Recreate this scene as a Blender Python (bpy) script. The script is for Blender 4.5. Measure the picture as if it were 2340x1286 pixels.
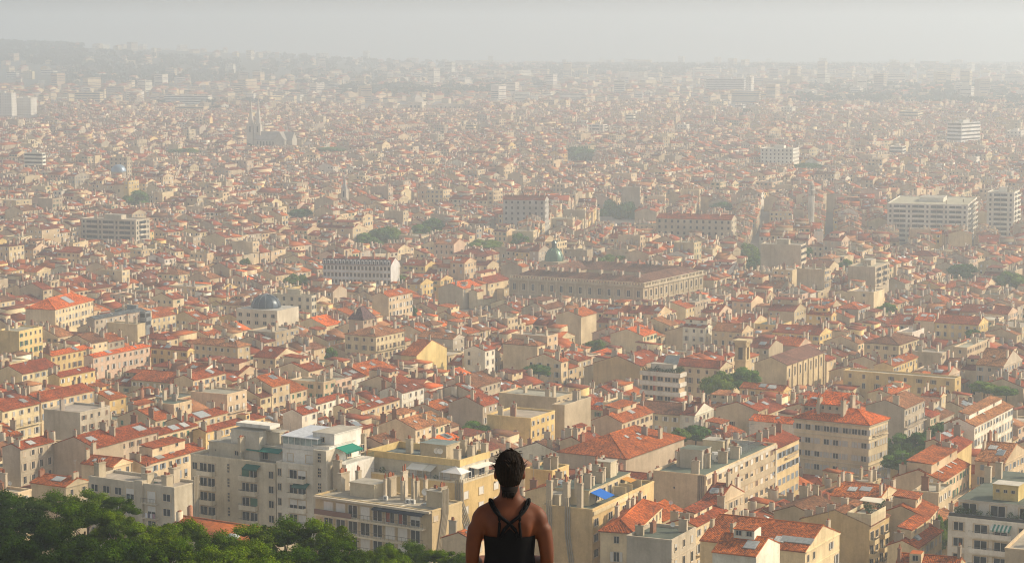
import bpy, bmesh, math, random
import numpy as np
from mathutils import Vector, Matrix

for o in list(bpy.data.objects):
    bpy.data.objects.remove(o)
sc = bpy.context.scene
COL = sc.collection
rnd = random.Random(11)
PI = math.pi

# ------------------------------------------------------------------ camera
F, IW, IH, HOR = 5280.0, 2340, 1286, 58
EYE = 150.0
PITCH = math.atan((IH / 2 - HOR) / F)
cam = bpy.data.cameras.new('camera')
cam.sensor_width = 36.0
cam.lens = 36.0 * F / IW
cam.clip_start = 0.5
cam.clip_end = 60000
co = bpy.data.objects.new('camera', cam)
COL.objects.link(co)
co.location = (0, 0, EYE)
co.rotation_euler = (PI / 2 - PITCH, 0, 0)
sc.camera = co

# ------------------------------------------------------------------ world, sun, exposure
SUN_EL = math.radians(33)
SUN_AZ = math.radians(12)          # from +X (right of the view) towards +Y (ahead)
world = bpy.data.worlds.new('World')
sc.world = world
world.use_nodes = True
wn = world.node_tree
wn.nodes.clear()
wo = wn.nodes.new('ShaderNodeOutputWorld')
wb = wn.nodes.new('ShaderNodeBackground')
ws = wn.nodes.new('ShaderNodeTexSky')
ws.sky_type = 'NISHITA'
ws.sun_disc = False
ws.sun_elevation = SUN_EL
ws.sun_rotation = PI / 2 - SUN_AZ
ws.altitude = 100
ws.air_density = 1.0
ws.dust_density = 2.0
ws.ozone_density = 1.0
wb.inputs[1].default_value = 0.135
wh_ = wn.nodes.new('ShaderNodeHueSaturation')     # a hazy sky is paler than a clear one
wh_.inputs['Saturation'].default_value = 0.12
wn.links.new(ws.outputs[0], wh_.inputs['Color'])
wn.links.new(wh_.outputs[0], wb.inputs[0])
wn.links.new(wb.outputs[0], wo.inputs[0])
sl = bpy.data.lights.new('sun', 'SUN')
sl.energy = 4.4
sl.angle = math.radians(0.6)
sl.color = (1.0, 0.82, 0.57)
so = bpy.data.objects.new('sun', sl)
COL.objects.link(so)
so.location = (300, 60, 400)
TOSUN = Vector((math.cos(SUN_EL) * math.cos(SUN_AZ), math.cos(SUN_EL) * math.sin(SUN_AZ), math.sin(SUN_EL)))
so.rotation_euler = (-TOSUN).to_track_quat('-Z', 'Y').to_euler()
sc.view_settings.view_transform = 'Standard'
sc.view_settings.look = 'None'
sc.view_settings.exposure = 0.24
sc.view_settings.gamma = 1.0
sc.view_settings.use_curve_mapping = False
sc.cycles.volume_bounces = 2
sc.cycles.max_bounces = 6
sc.cycles.use_denoising = True
sc.cycles.denoising_input_passes = 'RGB_ALBEDO_NORMAL'
sc.cycles.filter_width = 1.1
HAZE_DENSITY = 0.00033

# ------------------------------------------------------------------ pixel -> place
def ray(px, py):
    x = (px - IW / 2) / F
    y = -(py - IH / 2) / F
    c, s = math.cos(PITCH), math.sin(PITCH)
    return Vector((x, c + y * s, -s + y * c))

def at(px, py, d):
    r = ray(px, py)
    t = d / r.y
    return Vector((r.x * t, d, EYE + r.z * t))

def proj(x, y, z):
    c, s = math.cos(PITCH), math.sin(PITCH)
    dz = z - EYE
    f = y * c - dz * s
    up = y * s + dz * c
    if f < 1: f = 1
    return IW / 2 + F * x / f, IH / 2 - F * up / f

GP = [(0, 143), (14, 143), (40, 132), (80, 122), (120, 112), (180, 97), (260, 74), (340, 56), (400, 45), (450, 38), (500, 33),
      (600, 27), (800, 20), (1000, 13), (1150, 12), (1400, 14), (2000, 20), (3000, 26), (4000, 30), (5500, 30), (7000, 20), (10000, -20), (14000, -60)]
GD = [a for a, b in GP]; GZ = [b for a, b in GP]
def ground(x, y):
    z = float(np.interp(y, GD, GZ))
    if y > 2900:
        z += 64 / (1 + math.exp((x + 620) / 240)) * min(1, max(0, (y - 3600) / 2600)) * min(1, max(0, (11000 - y) / 3500))
        z += 12 * math.exp(-((x + 1450) / 400) ** 2 - ((y - 6000) / 700) ** 2)
        z += 10 * math.exp(-((x - 600) / 600) ** 2 - ((y - 6200) / 600) ** 2)
    return z

# distances first judged on a rising plain, carried over to this flatter one along the same line of sight
OD = [0, 1150, 1400, 2000, 3000, 3800, 4500, 6000]; OZ = [12, 12, 17, 35, 57, 68, 70, 60]
def far(d):
    if d <= 1150: return d
    k = (EYE - float(np.interp(d, OD, OZ))) / d
    lo, hi = d * .9, d * 2.2
    for _ in range(50):
        mid = (lo + hi) / 2
        if (EYE - float(np.interp(mid, GD, GZ))) / mid > k: lo = mid
        else: hi = mid
    return lo

# ------------------------------------------------------------------ materials
def newmat(name):
    m = bpy.data.materials.new(name)
    m.use_nodes = True
    nt = m.node_tree
    nt.nodes.clear()
    out = nt.nodes.new('ShaderNodeOutputMaterial')
    return m, nt, out

def nd(nt, t, **kw):
    n = nt.nodes.new(t)
    for k, v in kw.items():
        if k.startswith('i_'):
            key = k[2:]
            n.inputs[int(key) if key.isdigit() else key.replace('_', ' ')].default_value = v
        else:
            setattr(n, k, v)
    return n

def ramp(nt, p0, c0, p1, c1):
    r = nt.nodes.new('ShaderNodeValToRGB')
    r.color_ramp.elements[0].position = p0
    r.color_ramp.elements[0].color = (*c0, 1)
    r.color_ramp.elements[1].position = p1
    r.color_ramp.elements[1].color = (*c1, 1)
    return r

def mixmul(nt, a, b, fac=1.0):
    m = nt.nodes.new('ShaderNodeMix')
    m.data_type = 'RGBA'
    m.blend_type = 'MULTIPLY'
    m.inputs[0].default_value = fac
    nt.links.new(a, m.inputs[6])
    nt.links.new(b, m.inputs[7])
    return m.outputs[2]

def attr_mat(name, rough=0.9, noises=(), spec=0.2, bump=None, uvtiles=False, metal=0.0):
    """colour of the piece itself from its face attribute, worn by world-space noise"""
    m, nt, out = newmat(name)
    b = nd(nt, 'ShaderNodeBsdfPrincipled')
    b.inputs['Roughness'].default_value = rough
    b.inputs['Specular IOR Level'].default_value = spec
    b.inputs['Metallic'].default_value = metal
    a = nd(nt, 'ShaderNodeAttribute', attribute_name='Col')
    col = a.outputs[0]
    g = nd(nt, 'ShaderNodeNewGeometry')
    for (scale, stretch, lo, hi, p0, p1) in noises:
        mp = nd(nt, 'ShaderNodeMapping')
        mp.inputs['Scale'].default_value = stretch
        nt.links.new(g.outputs['Position'], mp.inputs[0])
        n = nd(nt, 'ShaderNodeTexNoise', i_Scale=scale, i_Detail=5.0, i_Roughness=0.65)
        nt.links.new(mp.outputs[0], n.inputs['Vector'])
        r = ramp(nt, p0, lo, p1, hi)
        nt.links.new(n.outputs[0], r.inputs[0])
        col = mixmul(nt, col, r.outputs[0])
    if uvtiles:
        uv = nd(nt, 'ShaderNodeUVMap', uv_map='UVMap')
        mp = nd(nt, 'ShaderNodeMapping')
        mp.inputs['Scale'].default_value = (1 / 0.30, 1 / 0.42, 1)
        nt.links.new(uv.outputs[0], mp.inputs[0])
        fl = nd(nt, 'ShaderNodeVectorMath', operation='FLOOR')
        nt.links.new(mp.outputs[0], fl.inputs[0])
        wnz = nd(nt, 'ShaderNodeTexWhiteNoise', noise_dimensions='3D')
        oi = nd(nt, 'ShaderNodeObjectInfo')
        ad = nd(nt, 'ShaderNodeVectorMath', operation='ADD')
        cb = nd(nt, 'ShaderNodeCombineXYZ')
        nt.links.new(oi.outputs['Random'], cb.inputs[2])
        nt.links.new(fl.outputs[0], ad.inputs[0])
        nt.links.new(cb.outputs[0], ad.inputs[1])
        nt.links.new(ad.outputs[0], wnz.inputs[0])
        r = ramp(nt, 0.0, (0.42, 0.38, 0.36), 1.0, (1.5, 1.48, 1.42))
        nt.links.new(wnz.outputs[0], r.inputs[0])
        col = mixmul(nt, col, r.outputs[0])
        wv = nd(nt, 'ShaderNodeTexWave', wave_type='BANDS', bands_direction='X', i_Scale=1.0)
        mp2 = nd(nt, 'ShaderNodeMapping')
        mp2.inputs['Scale'].default_value = (2 * PI / 0.30 / 20 * 1.0, 0, 0)
        nt.links.new(uv.outputs[0], mp2.inputs[0])
        nt.links.new(mp2.outputs[0], wv.inputs[0])
        bp = nd(nt, 'ShaderNodeBump', i_Strength=0.9, i_Distance=0.09)
        nt.links.new(wv.outputs[1], bp.inputs['Height'])
        nt.links.new(bp.outputs[0], b.inputs['Normal'])
    nt.links.new(col, b.inputs['Base Color'])
    nt.links.new(b.outputs[0], out.inputs[0])
    return m

W1 = (1, 1, 1)
MAT = {}
MAT['plaster'] = attr_mat('plaster', 0.92, [
    (0.12, (1, 1, 1), (0.68, 0.65, 0.60), (1.12, 1.12, 1.12), 0.3, 0.7),
    (0.8, (1, 1, 0.12), (0.84, 0.82, 0.78), (1.04, 1.04, 1.04), 0.28, 0.52),
    (2.5, (1, 1, 1), (0.90, 0.89, 0.88), (1.05, 1.05, 1.05), 0.3, 0.7)])
MAT['tile'] = attr_mat('roof_tile', 0.88, [
    (0.22, (1, 1, 1), (0.48, 0.48, 0.50), (1.22, 1.22, 1.22), 0.30, 0.70),
    (0.6, (1, 1, 1), (1, 1, 1), (1.12, 1.22, 1.32), 0.55, 0.75),
    (1.3, (1, 1, 1), (0.72, 0.74, 0.78), (1.12, 1.12, 1.12), 0.3, 0.62)], uvtiles=True)
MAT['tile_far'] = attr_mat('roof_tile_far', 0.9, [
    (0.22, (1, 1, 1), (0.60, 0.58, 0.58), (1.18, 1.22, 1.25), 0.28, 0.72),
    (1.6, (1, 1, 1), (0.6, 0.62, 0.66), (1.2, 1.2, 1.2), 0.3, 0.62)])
MAT['felt'] = attr_mat('roof_felt', 0.95, [
    (0.25, (1, 1, 1), (0.65, 0.65, 0.63), (1.15, 1.15, 1.15), 0.3, 0.7),
    (2.2, (1, 1, 1), (0.85, 0.85, 0.85), (1.08, 1.08, 1.08), 0.3, 0.7)])
MAT['metal'] = attr_mat('sheet_metal', 0.38, [(1.5, (1, 1, 1), (0.7, 0.7, 0.7), (1.1, 1.1, 1.1), 0.3, 0.7)], spec=0.5, metal=0.3)
MAT['paint'] = attr_mat('paint', 0.6, [(3.0, (1, 1, 0.3), (0.85, 0.84, 0.82), (1.05, 1.05, 1.05), 0.3, 0.7)])
MAT['glass'] = attr_mat('window_glass', 0.12, [(0.5, (1, 1, 1), (0.5, 0.5, 0.5), (1.6, 1.6, 1.6), 0.3, 0.7)], spec=0.22)
MAT['cloth'] = attr_mat('cloth', 0.95, [(40.0, (1, 1, 1), (0.85, 0.85, 0.85), (1.1, 1.1, 1.1), 0.3, 0.7)])

def leaf_mat(name):
    m, nt, out = newmat(name)
    a = nd(nt, 'ShaderNodeAttribute', attribute_name='Col')
    g = nd(nt, 'ShaderNodeNewGeometry')
    n = nd(nt, 'ShaderNodeTexNoise', i_Scale=0.45, i_Detail=4.0)
    nt.links.new(g.outputs['Position'], n.inputs['Vector'])
    r = ramp(nt, 0.3, (0.7, 0.75, 0.8), 0.7, (1.25, 1.15, 1.0))
    nt.links.new(n.outputs[0], r.inputs[0])
    col = mixmul(nt, a.outputs[0], r.outputs[0])
    d = nd(nt, 'ShaderNodeBsdfDiffuse')
    t = nd(nt, 'ShaderNodeBsdfTranslucent')
    mx = nd(nt, 'ShaderNodeMixShader', i_0=0.18)
    nt.links.new(col, d.inputs[0]); nt.links.new(col, t.inputs[0])
    nt.links.new(d.outputs[0], mx.inputs[1]); nt.links.new(t.outputs[0], mx.inputs[2])
    nt.links.new(mx.outputs[0], out.inputs[0])
    return m
MAT['leaf'] = leaf_mat('leaves')
MAT['bark'] = attr_mat('bark', 0.95, [(6, (1, 1, 0.2), (0.6, 0.6, 0.6), (1.3, 1.3, 1.3), 0.3, 0.7)])
def skin_mat():
    m, nt, out = newmat('skin')
    b = nd(nt, 'ShaderNodeBsdfPrincipled')
    b.inputs['Roughness'].default_value = 0.62
    b.inputs['Specular IOR Level'].default_value = 0.35
    g = nd(nt, 'ShaderNodeNewGeometry')
    n = nd(nt, 'ShaderNodeTexNoise', i_Scale=14.0, i_Detail=5.0)
    nt.links.new(g.outputs['Position'], n.inputs['Vector'])
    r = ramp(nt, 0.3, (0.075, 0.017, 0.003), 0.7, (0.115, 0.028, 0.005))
    nt.links.new(n.outputs[0], r.inputs[0])
    nt.links.new(r.outputs[0], b.inputs['Base Color'])
    nt.links.new(b.outputs[0], out.inputs[0])
    return m
MAT['skin'] = skin_mat()
def ground_mat():
    m, nt, out = newmat('city_ground')
    b = nd(nt, 'ShaderNodeBsdfPrincipled')
    b.inputs['Roughness'].default_value = 0.95
    g = nd(nt, 'ShaderNodeNewGeometry')
    n = nd(nt, 'ShaderNodeTexNoise', i_Scale=0.02, i_Detail=8.0, i_Roughness=0.7)
    nt.links.new(g.outputs['Position'], n.inputs['Vector'])
    r = ramp(nt, 0.35, (0.09, 0.085, 0.08), 0.65, (0.17, 0.15, 0.12))
    nt.links.new(n.outputs[0], r.inputs[0])
    a = nd(nt, 'ShaderNodeAttribute', attribute_name='Col')
    n2 = nd(nt, 'ShaderNodeTexNoise', i_Scale=0.3, i_Detail=6.0)
    nt.links.new(g.outputs['Position'], n2.inputs['Vector'])
    r2 = ramp(nt, 0.3, (0.02, 0.032, 0.012), 0.7, (0.055, 0.065, 0.03))
    nt.links.new(n2.outputs[0], r2.inputs[0])
    mx = nd(nt, 'ShaderNodeMix', data_type='RGBA')
    sp = nd(nt, 'ShaderNodeSeparateColor')
    nt.links.new(a.outputs[0], sp.inputs[0])
    nt.links.new(sp.outputs[0], mx.inputs[0])
    nt.links.new(r.outputs[0], mx.inputs[6])
    nt.links.new(r2.outputs[0], mx.inputs[7])
    nt.links.new(mx.outputs[2], b.inputs['Base Color'])
    nt.links.new(b.outputs[0], out.inputs[0])
    return m
MAT['ground'] = ground_mat()
MATS = list(MAT.keys())

# ------------------------------------------------------------------ mesh gathering
class Geo:
    __slots__ = ('v', 'f', 'm', 'c', 'uv')
    def __init__(s):
        s.v = []; s.f = []; s.m = []; s.c = []; s.uv = {}
    def face(s, pts, m, c, uv=None):
        n = len(s.v)
        s.v.extend(pts)
        if uv: s.uv[len(s.f)] = uv
        s.f.append(tuple(range(n, n + len(pts))))
        s.m.append(m); s.c.append(c)
    def box(s, x0, x1, y0, y1, z0, z1, m, c, bottom=False, top=None):
        n = len(s.v)
        s.v.extend([(x0, y0, z0), (x1, y0, z0), (x1, y1, z0), (x0, y1, z0), (x0, y0, z1), (x1, y0, z1), (x1, y1, z1), (x0, y1, z1)])
        fs = [(0, 1, 5, 4), (1, 2, 6, 5), (2, 3, 7, 6), (3, 0, 4, 7), (4, 5, 6, 7)]
        if bottom: fs.append((3, 2, 1, 0))
        for k, f in enumerate(fs):
            s.f.append(tuple(n + i for i in f))
            if k == 4 and top: s.m.append(top[0]); s.c.append(top[1])
            else: s.m.append(m); s.c.append(c)
    def slab(s, pts, th, m, c, uv=None):
        """top polygon with vertical thickness"""
        k = len(pts); n = len(s.v)
        s.v.extend(pts)
        s.v.extend([(x, y, z - th) for x, y, z in pts])
        if uv: s.uv[len(s.f)] = uv
        s.f.append(tuple(range(n, n + k))); s.m.append(m); s.c.append(c)
        s.f.append(tuple(range(n + 2 * k - 1, n + k - 1, -1))); s.m.append(m); s.c.append(c)
        for i in range(k):
            j = (i + 1) % k
            s.f.append((n + j, n + i, n + k + i, n + k + j)); s.m.append(m); s.c.append(c)
    def tube(s, pts, rads, m, c, seg=8, cap=True, squash=1.0):
        rings = []
        P = [Vector(p) for p in pts]
        for i, p in enumerate(P):
            t = (P[min(i + 1, len(P) - 1)] - P[max(i - 1, 0)]).normalized()
            a = Vector((0, 0, 1)) if abs(t.z) < 0.9 else Vector((0, 1, 0))
            e1 = t.cross(a).normalized(); e2 = t.cross(e1).normalized()
            n = len(s.v)
            r = rads[i] if isinstance(rads, (list, tuple)) else rads
            for k in range(seg):
                an = 2 * PI * k / seg
                q = p + e1 * (r * math.cos(an)) + e2 * (r * squash * math.sin(an))
                s.v.append((q.x, q.y, q.z))
            rings.append(n)
        for i in range(len(rings) - 1):
            for k in range(seg):
                k2 = (k + 1) % seg
                s.f.append((rings[i] + k, rings[i + 1] + k, rings[i + 1] + k2, rings[i] + k2)); s.m.append(m); s.c.append(c)
        if cap:
            s.f.append(tuple(rings[0] + k for k in range(seg))); s.m.append(m); s.c.append(c)
            s.f.append(tuple(rings[-1] + k for k in range(seg - 1, -1, -1))); s.m.append(m); s.c.append(c)
    def lathe(s, prof, m, c, seg=16, ox=0, oy=0):
        """profile of (radius, z)"""
        n = len(s.v)
        for r, z in prof:
            for k in range(seg):
                an = 2 * PI * k / seg
                s.v.append((ox + r * math.cos(an), oy + r * math.sin(an), z))
        for i in range(len(prof) - 1):
            for k in range(seg):
                k2 = (k + 1) % seg
                s.f.append((n + i * seg + k, n + i * seg + k2, n + (i + 1) * seg + k2, n + (i + 1) * seg + k)); s.m.append(m); s.c.append(c)
    def ellipsoid(s, c0, r, m, c, nu=16, nv=10):
        n = len(s.v)
        for i in range(nv + 1):
            th = PI * i / nv
            for k in range(nu):
                an = 2 * PI * k / nu
                s.v.append((c0[0] + r[0] * math.sin(th) * math.cos(an), c0[1] + r[1] * math.sin(th) * math.sin(an), c0[2] + r[2] * math.cos(th)))
        for i in range(nv):
            for k in range(nu):
                k2 = (k + 1) % nu
                s.f.append((n + i * nu + k, n + (i + 1) * nu + k, n + (i + 1) * nu + k2, n + i * nu + k2)); s.m.append(m); s.c.append(c)
    def add(s, o, mat=None):
        n = len(s.v); nf = len(s.f)
        if mat is None: s.v.extend(o.v)
        else: s.v.extend([tuple(mat @ Vector(p)) for p in o.v])
        s.f.extend([tuple(i + n for i in f) for f in o.f]); s.m.extend(o.m); s.c.extend(o.c)
        for k, u in o.uv.items(): s.uv[nf + k] = u
    def mesh(s, name, smooth=False):
        me = bpy.data.meshes.new(name)
        me.from_pydata(s.v, [], s.f)
        used = []
        idx = []
        for k in s.m:
            if k not in used: used.append(k)
            idx.append(used.index(k))
        for k in used: me.materials.append(MAT[k])
        me.polygons.foreach_set('material_index', idx)
        at_ = me.attributes.new('Col', 'FLOAT_COLOR', 'FACE')
        fl = np.ones((len(s.c), 4), dtype=np.float32)
        fl[:, :3] = np.array(s.c, dtype=np.float32)
        at_.data.foreach_set('color', fl.ravel())
        if s.uv:
            ul = me.uv_layers.new(name='UVMap')
            for k, u in s.uv.items():
                ls = me.polygons[k].loop_start
                for i, q in enumerate(u): ul.data[ls + i].uv = q
        if smooth: me.polygons.foreach_set('use_smooth', [True] * len(s.f))
        return me

def link(name, me, parent=None, loc=None, rotz=None, matrix=None, scale=None):
    o = bpy.data.objects.new(name, me)
    COL.objects.link(o)
    if parent is not None: o.parent = parent
    if matrix is not None: o.matrix_local = matrix
    else:
        if loc is not None: o.location = loc
        if rotz is not None: o.rotation_euler = (0, 0, rotz)
        if scale is not None: o.scale = scale
    return o

def thing(name, label, cat, loc=(0, 0, 0), rotz=0, group=None):
    o = bpy.data.objects.new(name, None)
    o.empty_display_size = 0.5
    COL.objects.link(o)
    o.location = loc; o.rotation_euler = (0, 0, rotz)
    if label: o['label'] = label
    o['category'] = cat
    if group: o['group'] = group
    return o

def part(name, g, parent, smooth=False, label=None):
    o = link(name, g.mesh(name, smooth), parent)
    if label: o['label'] = label
    return o
# ------------------------------------------------------------------ colours of things
WALL = {'cream': (.70, .57, .36), 'beige': (.60, .48, .31), 'yellow': (.72, .54, .24), 'grey': (.50, .44, .34), 'white': (.78, .73, .62),
        'ochre': (.62, .43, .21), 'pink': (.64, .48, .35), 'tan': (.50, .41, .29)}
TILE = {'orange': (.40, .100, .016), 'red': (.285, .060, .013), 'dark red': (.20, .052, .019), 'brown': (.21, .090, .038), 'pale': (.37, .158, .058),
        'bright orange': (.66, .130, .014), 'slate': (.12, .13, .15), 'grey': (.38, .34, .27), 'green': (.125, .145, .115), 'metal': (.30, .32, .33)}
SHUT = {'pale grey': (.50, .49, .46), 'white': (.70, .68, .63), 'brown': (.20, .13, .09), 'green': (.05, .16, .10), 'blue grey': (.24, .29, .35), 'beige': (.52, .45, .35)}
STONE = (.60, .49, .34)
DARK = (.014, .016, .019)
def vary(c, a=0.08, r=rnd):
    k = 1 + r.uniform(-a, a)
    return tuple(max(0.004, x * k * (1 + r.uniform(-a, a) * 0.4)) for x in c)

# ------------------------------------------------------------------ shared small pieces
CACHE = {}
def fbox(g, x0, x1, y0, y1, z0, z1, m, c):      # box seen from -Y, no back
    n = len(g.v)
    g.v.extend([(x0, y0, z0), (x1, y0, z0), (x1, y0, z1), (x0, y0, z1), (x0, y1, z0), (x1, y1, z0), (x1, y1, z1), (x0, y1, z1)])
    for f in ((0, 1, 2, 3), (1, 5, 6, 2), (5, 1, 0, 4), (4, 0, 3, 7), (3, 2, 6, 7)):
        g.f.append(tuple(n + i for i in f)); g.m.append(m); g.c.append(c)

def window_mesh(kind, sh):
    """a window about 1.1 x 1.9 m, its surround, frame, pane and shutters; faces -Y"""
    key = ('w', kind, sh)
    if key in CACHE: return CACHE[key]
    g = Geo()
    w, h = .55, .95
    c = SHUT[sh]
    for a in ((-w - .12, -w, -h, h), (w, w + .12, -h, h), (-w - .12, w + .12, h, h + .14)):
        fbox(g, a[0], a[1], -.07, 0, a[2], a[3], 'plaster', STONE)
    fbox(g, -w - .18, w + .18, -.14, 0, -h - .12, -h, 'plaster', STONE)
    fr = SHUT['white']
    if kind in ('open', 'bare', 'half', 'door', 'wide'):
        fbox(g, -w, w, -.015, 0, -h, h, 'glass', DARK)
        for x in ((-.025, .025), (-w, -w + .04), (w - .04, w)): fbox(g, x[0], x[1], -.045, -.01, -h, h, 'paint', fr)
        for z in ((-h, -h + .06), (h - .05, h)): fbox(g, -w, w, -.04, -.01, z[0], z[1], 'paint', fr)
    if kind == 'open':
        for x in ((-w - .62, -w - .1), (w + .1, w + .62)): fbox(g, x[0], x[1], -.12, -.075, -h, h, 'paint', c)
    if kind == 'closed':
        for x in ((-w, -.02), (.02, w)):
            fbox(g, x[0], x[1], -.05, 0, -h, h, 'paint', c)
            for z in (-.5, 0, .5): fbox(g, x[0] + .05, x[1] - .05, -.065, -.05, z - .03, z + .03, 'paint', c)
        fbox(g, -.02, .02, -.01, 0, -h, h, 'glass', DARK)
    if kind == 'roller': fbox(g, -w, w, -.04, 0, -h, h, 'paint', c)
    if kind == 'half': fbox(g, -w, w, -.06, -.045, 0, h, 'paint', c)
    CACHE[key] = g.mesh('window')
    return CACHE[key]

def chimney_mesh(i):
    key = ('c', i)
    if key in CACHE: return CACHE[key]
    r = random.Random(i)
    g = Geo()
    c = [(.50, .43, .32), (.42, .36, .29), (.58, .50, .38), (.30, .15, .09), (.52, .45, .33), (.36, .31, .26)][i % 6]
    # unit chimney: 1 x 1 x 1, foot at z = 0, reaching a little below it
    g.box(-.5, .5, -.5, .5, -.6, .92, 'plaster', c)
    g.box(-.58, .58, -.54, .54, .92, 1.0, 'plaster', tuple(x * .85 for x in c))
    n = r.choice([2, 3, 4, 5])
    for k in range(n):
        y = -.38 + .76 * (k + .5) / n
        if r.random() < .85: g.box(-.16, .16, y - .07, y + .07, 1.0, 1.0 + r.choice([.16, .2, .26]), 'plaster', (.33, .12, .06))
    CACHE[key] = g.mesh('chimney')
    return CACHE[key]

def skylight_mesh(i):
    key = ('s', i)
    if key in CACHE: return CACHE[key]
    g = Geo()
    c = [(.42, .45, .46), (.60, .61, .58), (.22, .26, .29), (.34, .36, .35)][i % 4]
    fr = [(.45, .45, .43), (.30, .30, .29)][i % 2]
    g.box(-.5, .5, -.5, .5, -.1, .12, 'metal', fr)
    for k in range(4):
        x = -.46 + k * .235
        g.box(x, x + .205, -.46, .46, .12, .15, 'metal', c)
    CACHE[key] = g.mesh('skylight')
    return CACHE[key]

def dish_mesh():
    if 'dish' in CACHE: return CACHE['dish']
    g = Geo()
    g.tube([(0, 0, -.3), (0, 0, .75)], .03, 'metal', (.4, .4, .4), 5)
    n0 = len(g.v); seg = 12
    for r, dy in ((.05, .1), (.30, .04), (.45, -.06)):
        for k in range(seg):
            a = 2 * PI * k / seg
            g.v.append((r * math.cos(a), dy - .1, .8 + r * math.sin(a)))
    for i in range(2):
        for k in range(seg):
            k2 = (k + 1) % seg
            g.f.append((n0 + i * seg + k, n0 + i * seg + k2, n0 + (i + 1) * seg + k2, n0 + (i + 1) * seg + k)); g.m.append('paint'); g.c.append((.75, .74, .70))
    g.f.append(tuple(n0 + k for k in range(seg))); g.m.append('paint'); g.c.append((.7, .7, .66))
    CACHE['dish'] = g.mesh('satellite_dish')
    return CACHE['dish']

def aerial_mesh():
    if 'aer' in CACHE: return CACHE['aer']
    g = Geo()
    g.box(-.025, .025, -.025, .025, -.4, 2.6, 'metal', (.25, .25, .25))
    for k, z in enumerate((2.5, 2.3, 1.9)):
        g.box(-.45 + .08 * k, .45 - .08 * k, -.015, .015, z, z + .03, 'metal', (.3, .3, .3))
    CACHE['aer'] = g.mesh('aerial')
    return CACHE['aer']

def aircon_mesh():
    if 'ac' in CACHE: return CACHE['ac']
    g = Geo()
    g.box(-.45, .45, -.2, .2, 0, .75, 'paint', (.72, .71, .67))
    g.lathe([(.01, 0), (.26, 0)], 'paint', (.2, .2, .2), 10)
    for i in range(len(g.v) - 20, len(g.v)):
        x, y, z = g.v[i]
        g.v[i] = (x, -.215, .38 + y)
    CACHE['ac'] = g.mesh('air_conditioner')
    return CACHE['ac']

# ------------------------------------------------------------------ shapes of houses
def swap(p): return (-p[1], p[0], p[2])

def roof_z(s, x, y):
    H, rt = s['H'], s['roof']
    a, b = s['wx'] / 2, s['wy'] / 2
    if rt == 'gy': return H + s['pitch'] * a * (1 - min(1, abs(x) / a))
    if rt == 'gx': return H + s['pitch'] * b * (1 - min(1, abs(y) / b))
    if rt == 'hip': return H + s['pitch'] * max(0, min(a - abs(x), b - abs(y)))
    if rt == 'shed': return H + s['pitch'] * (a - x) * .6
    return H

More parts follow.
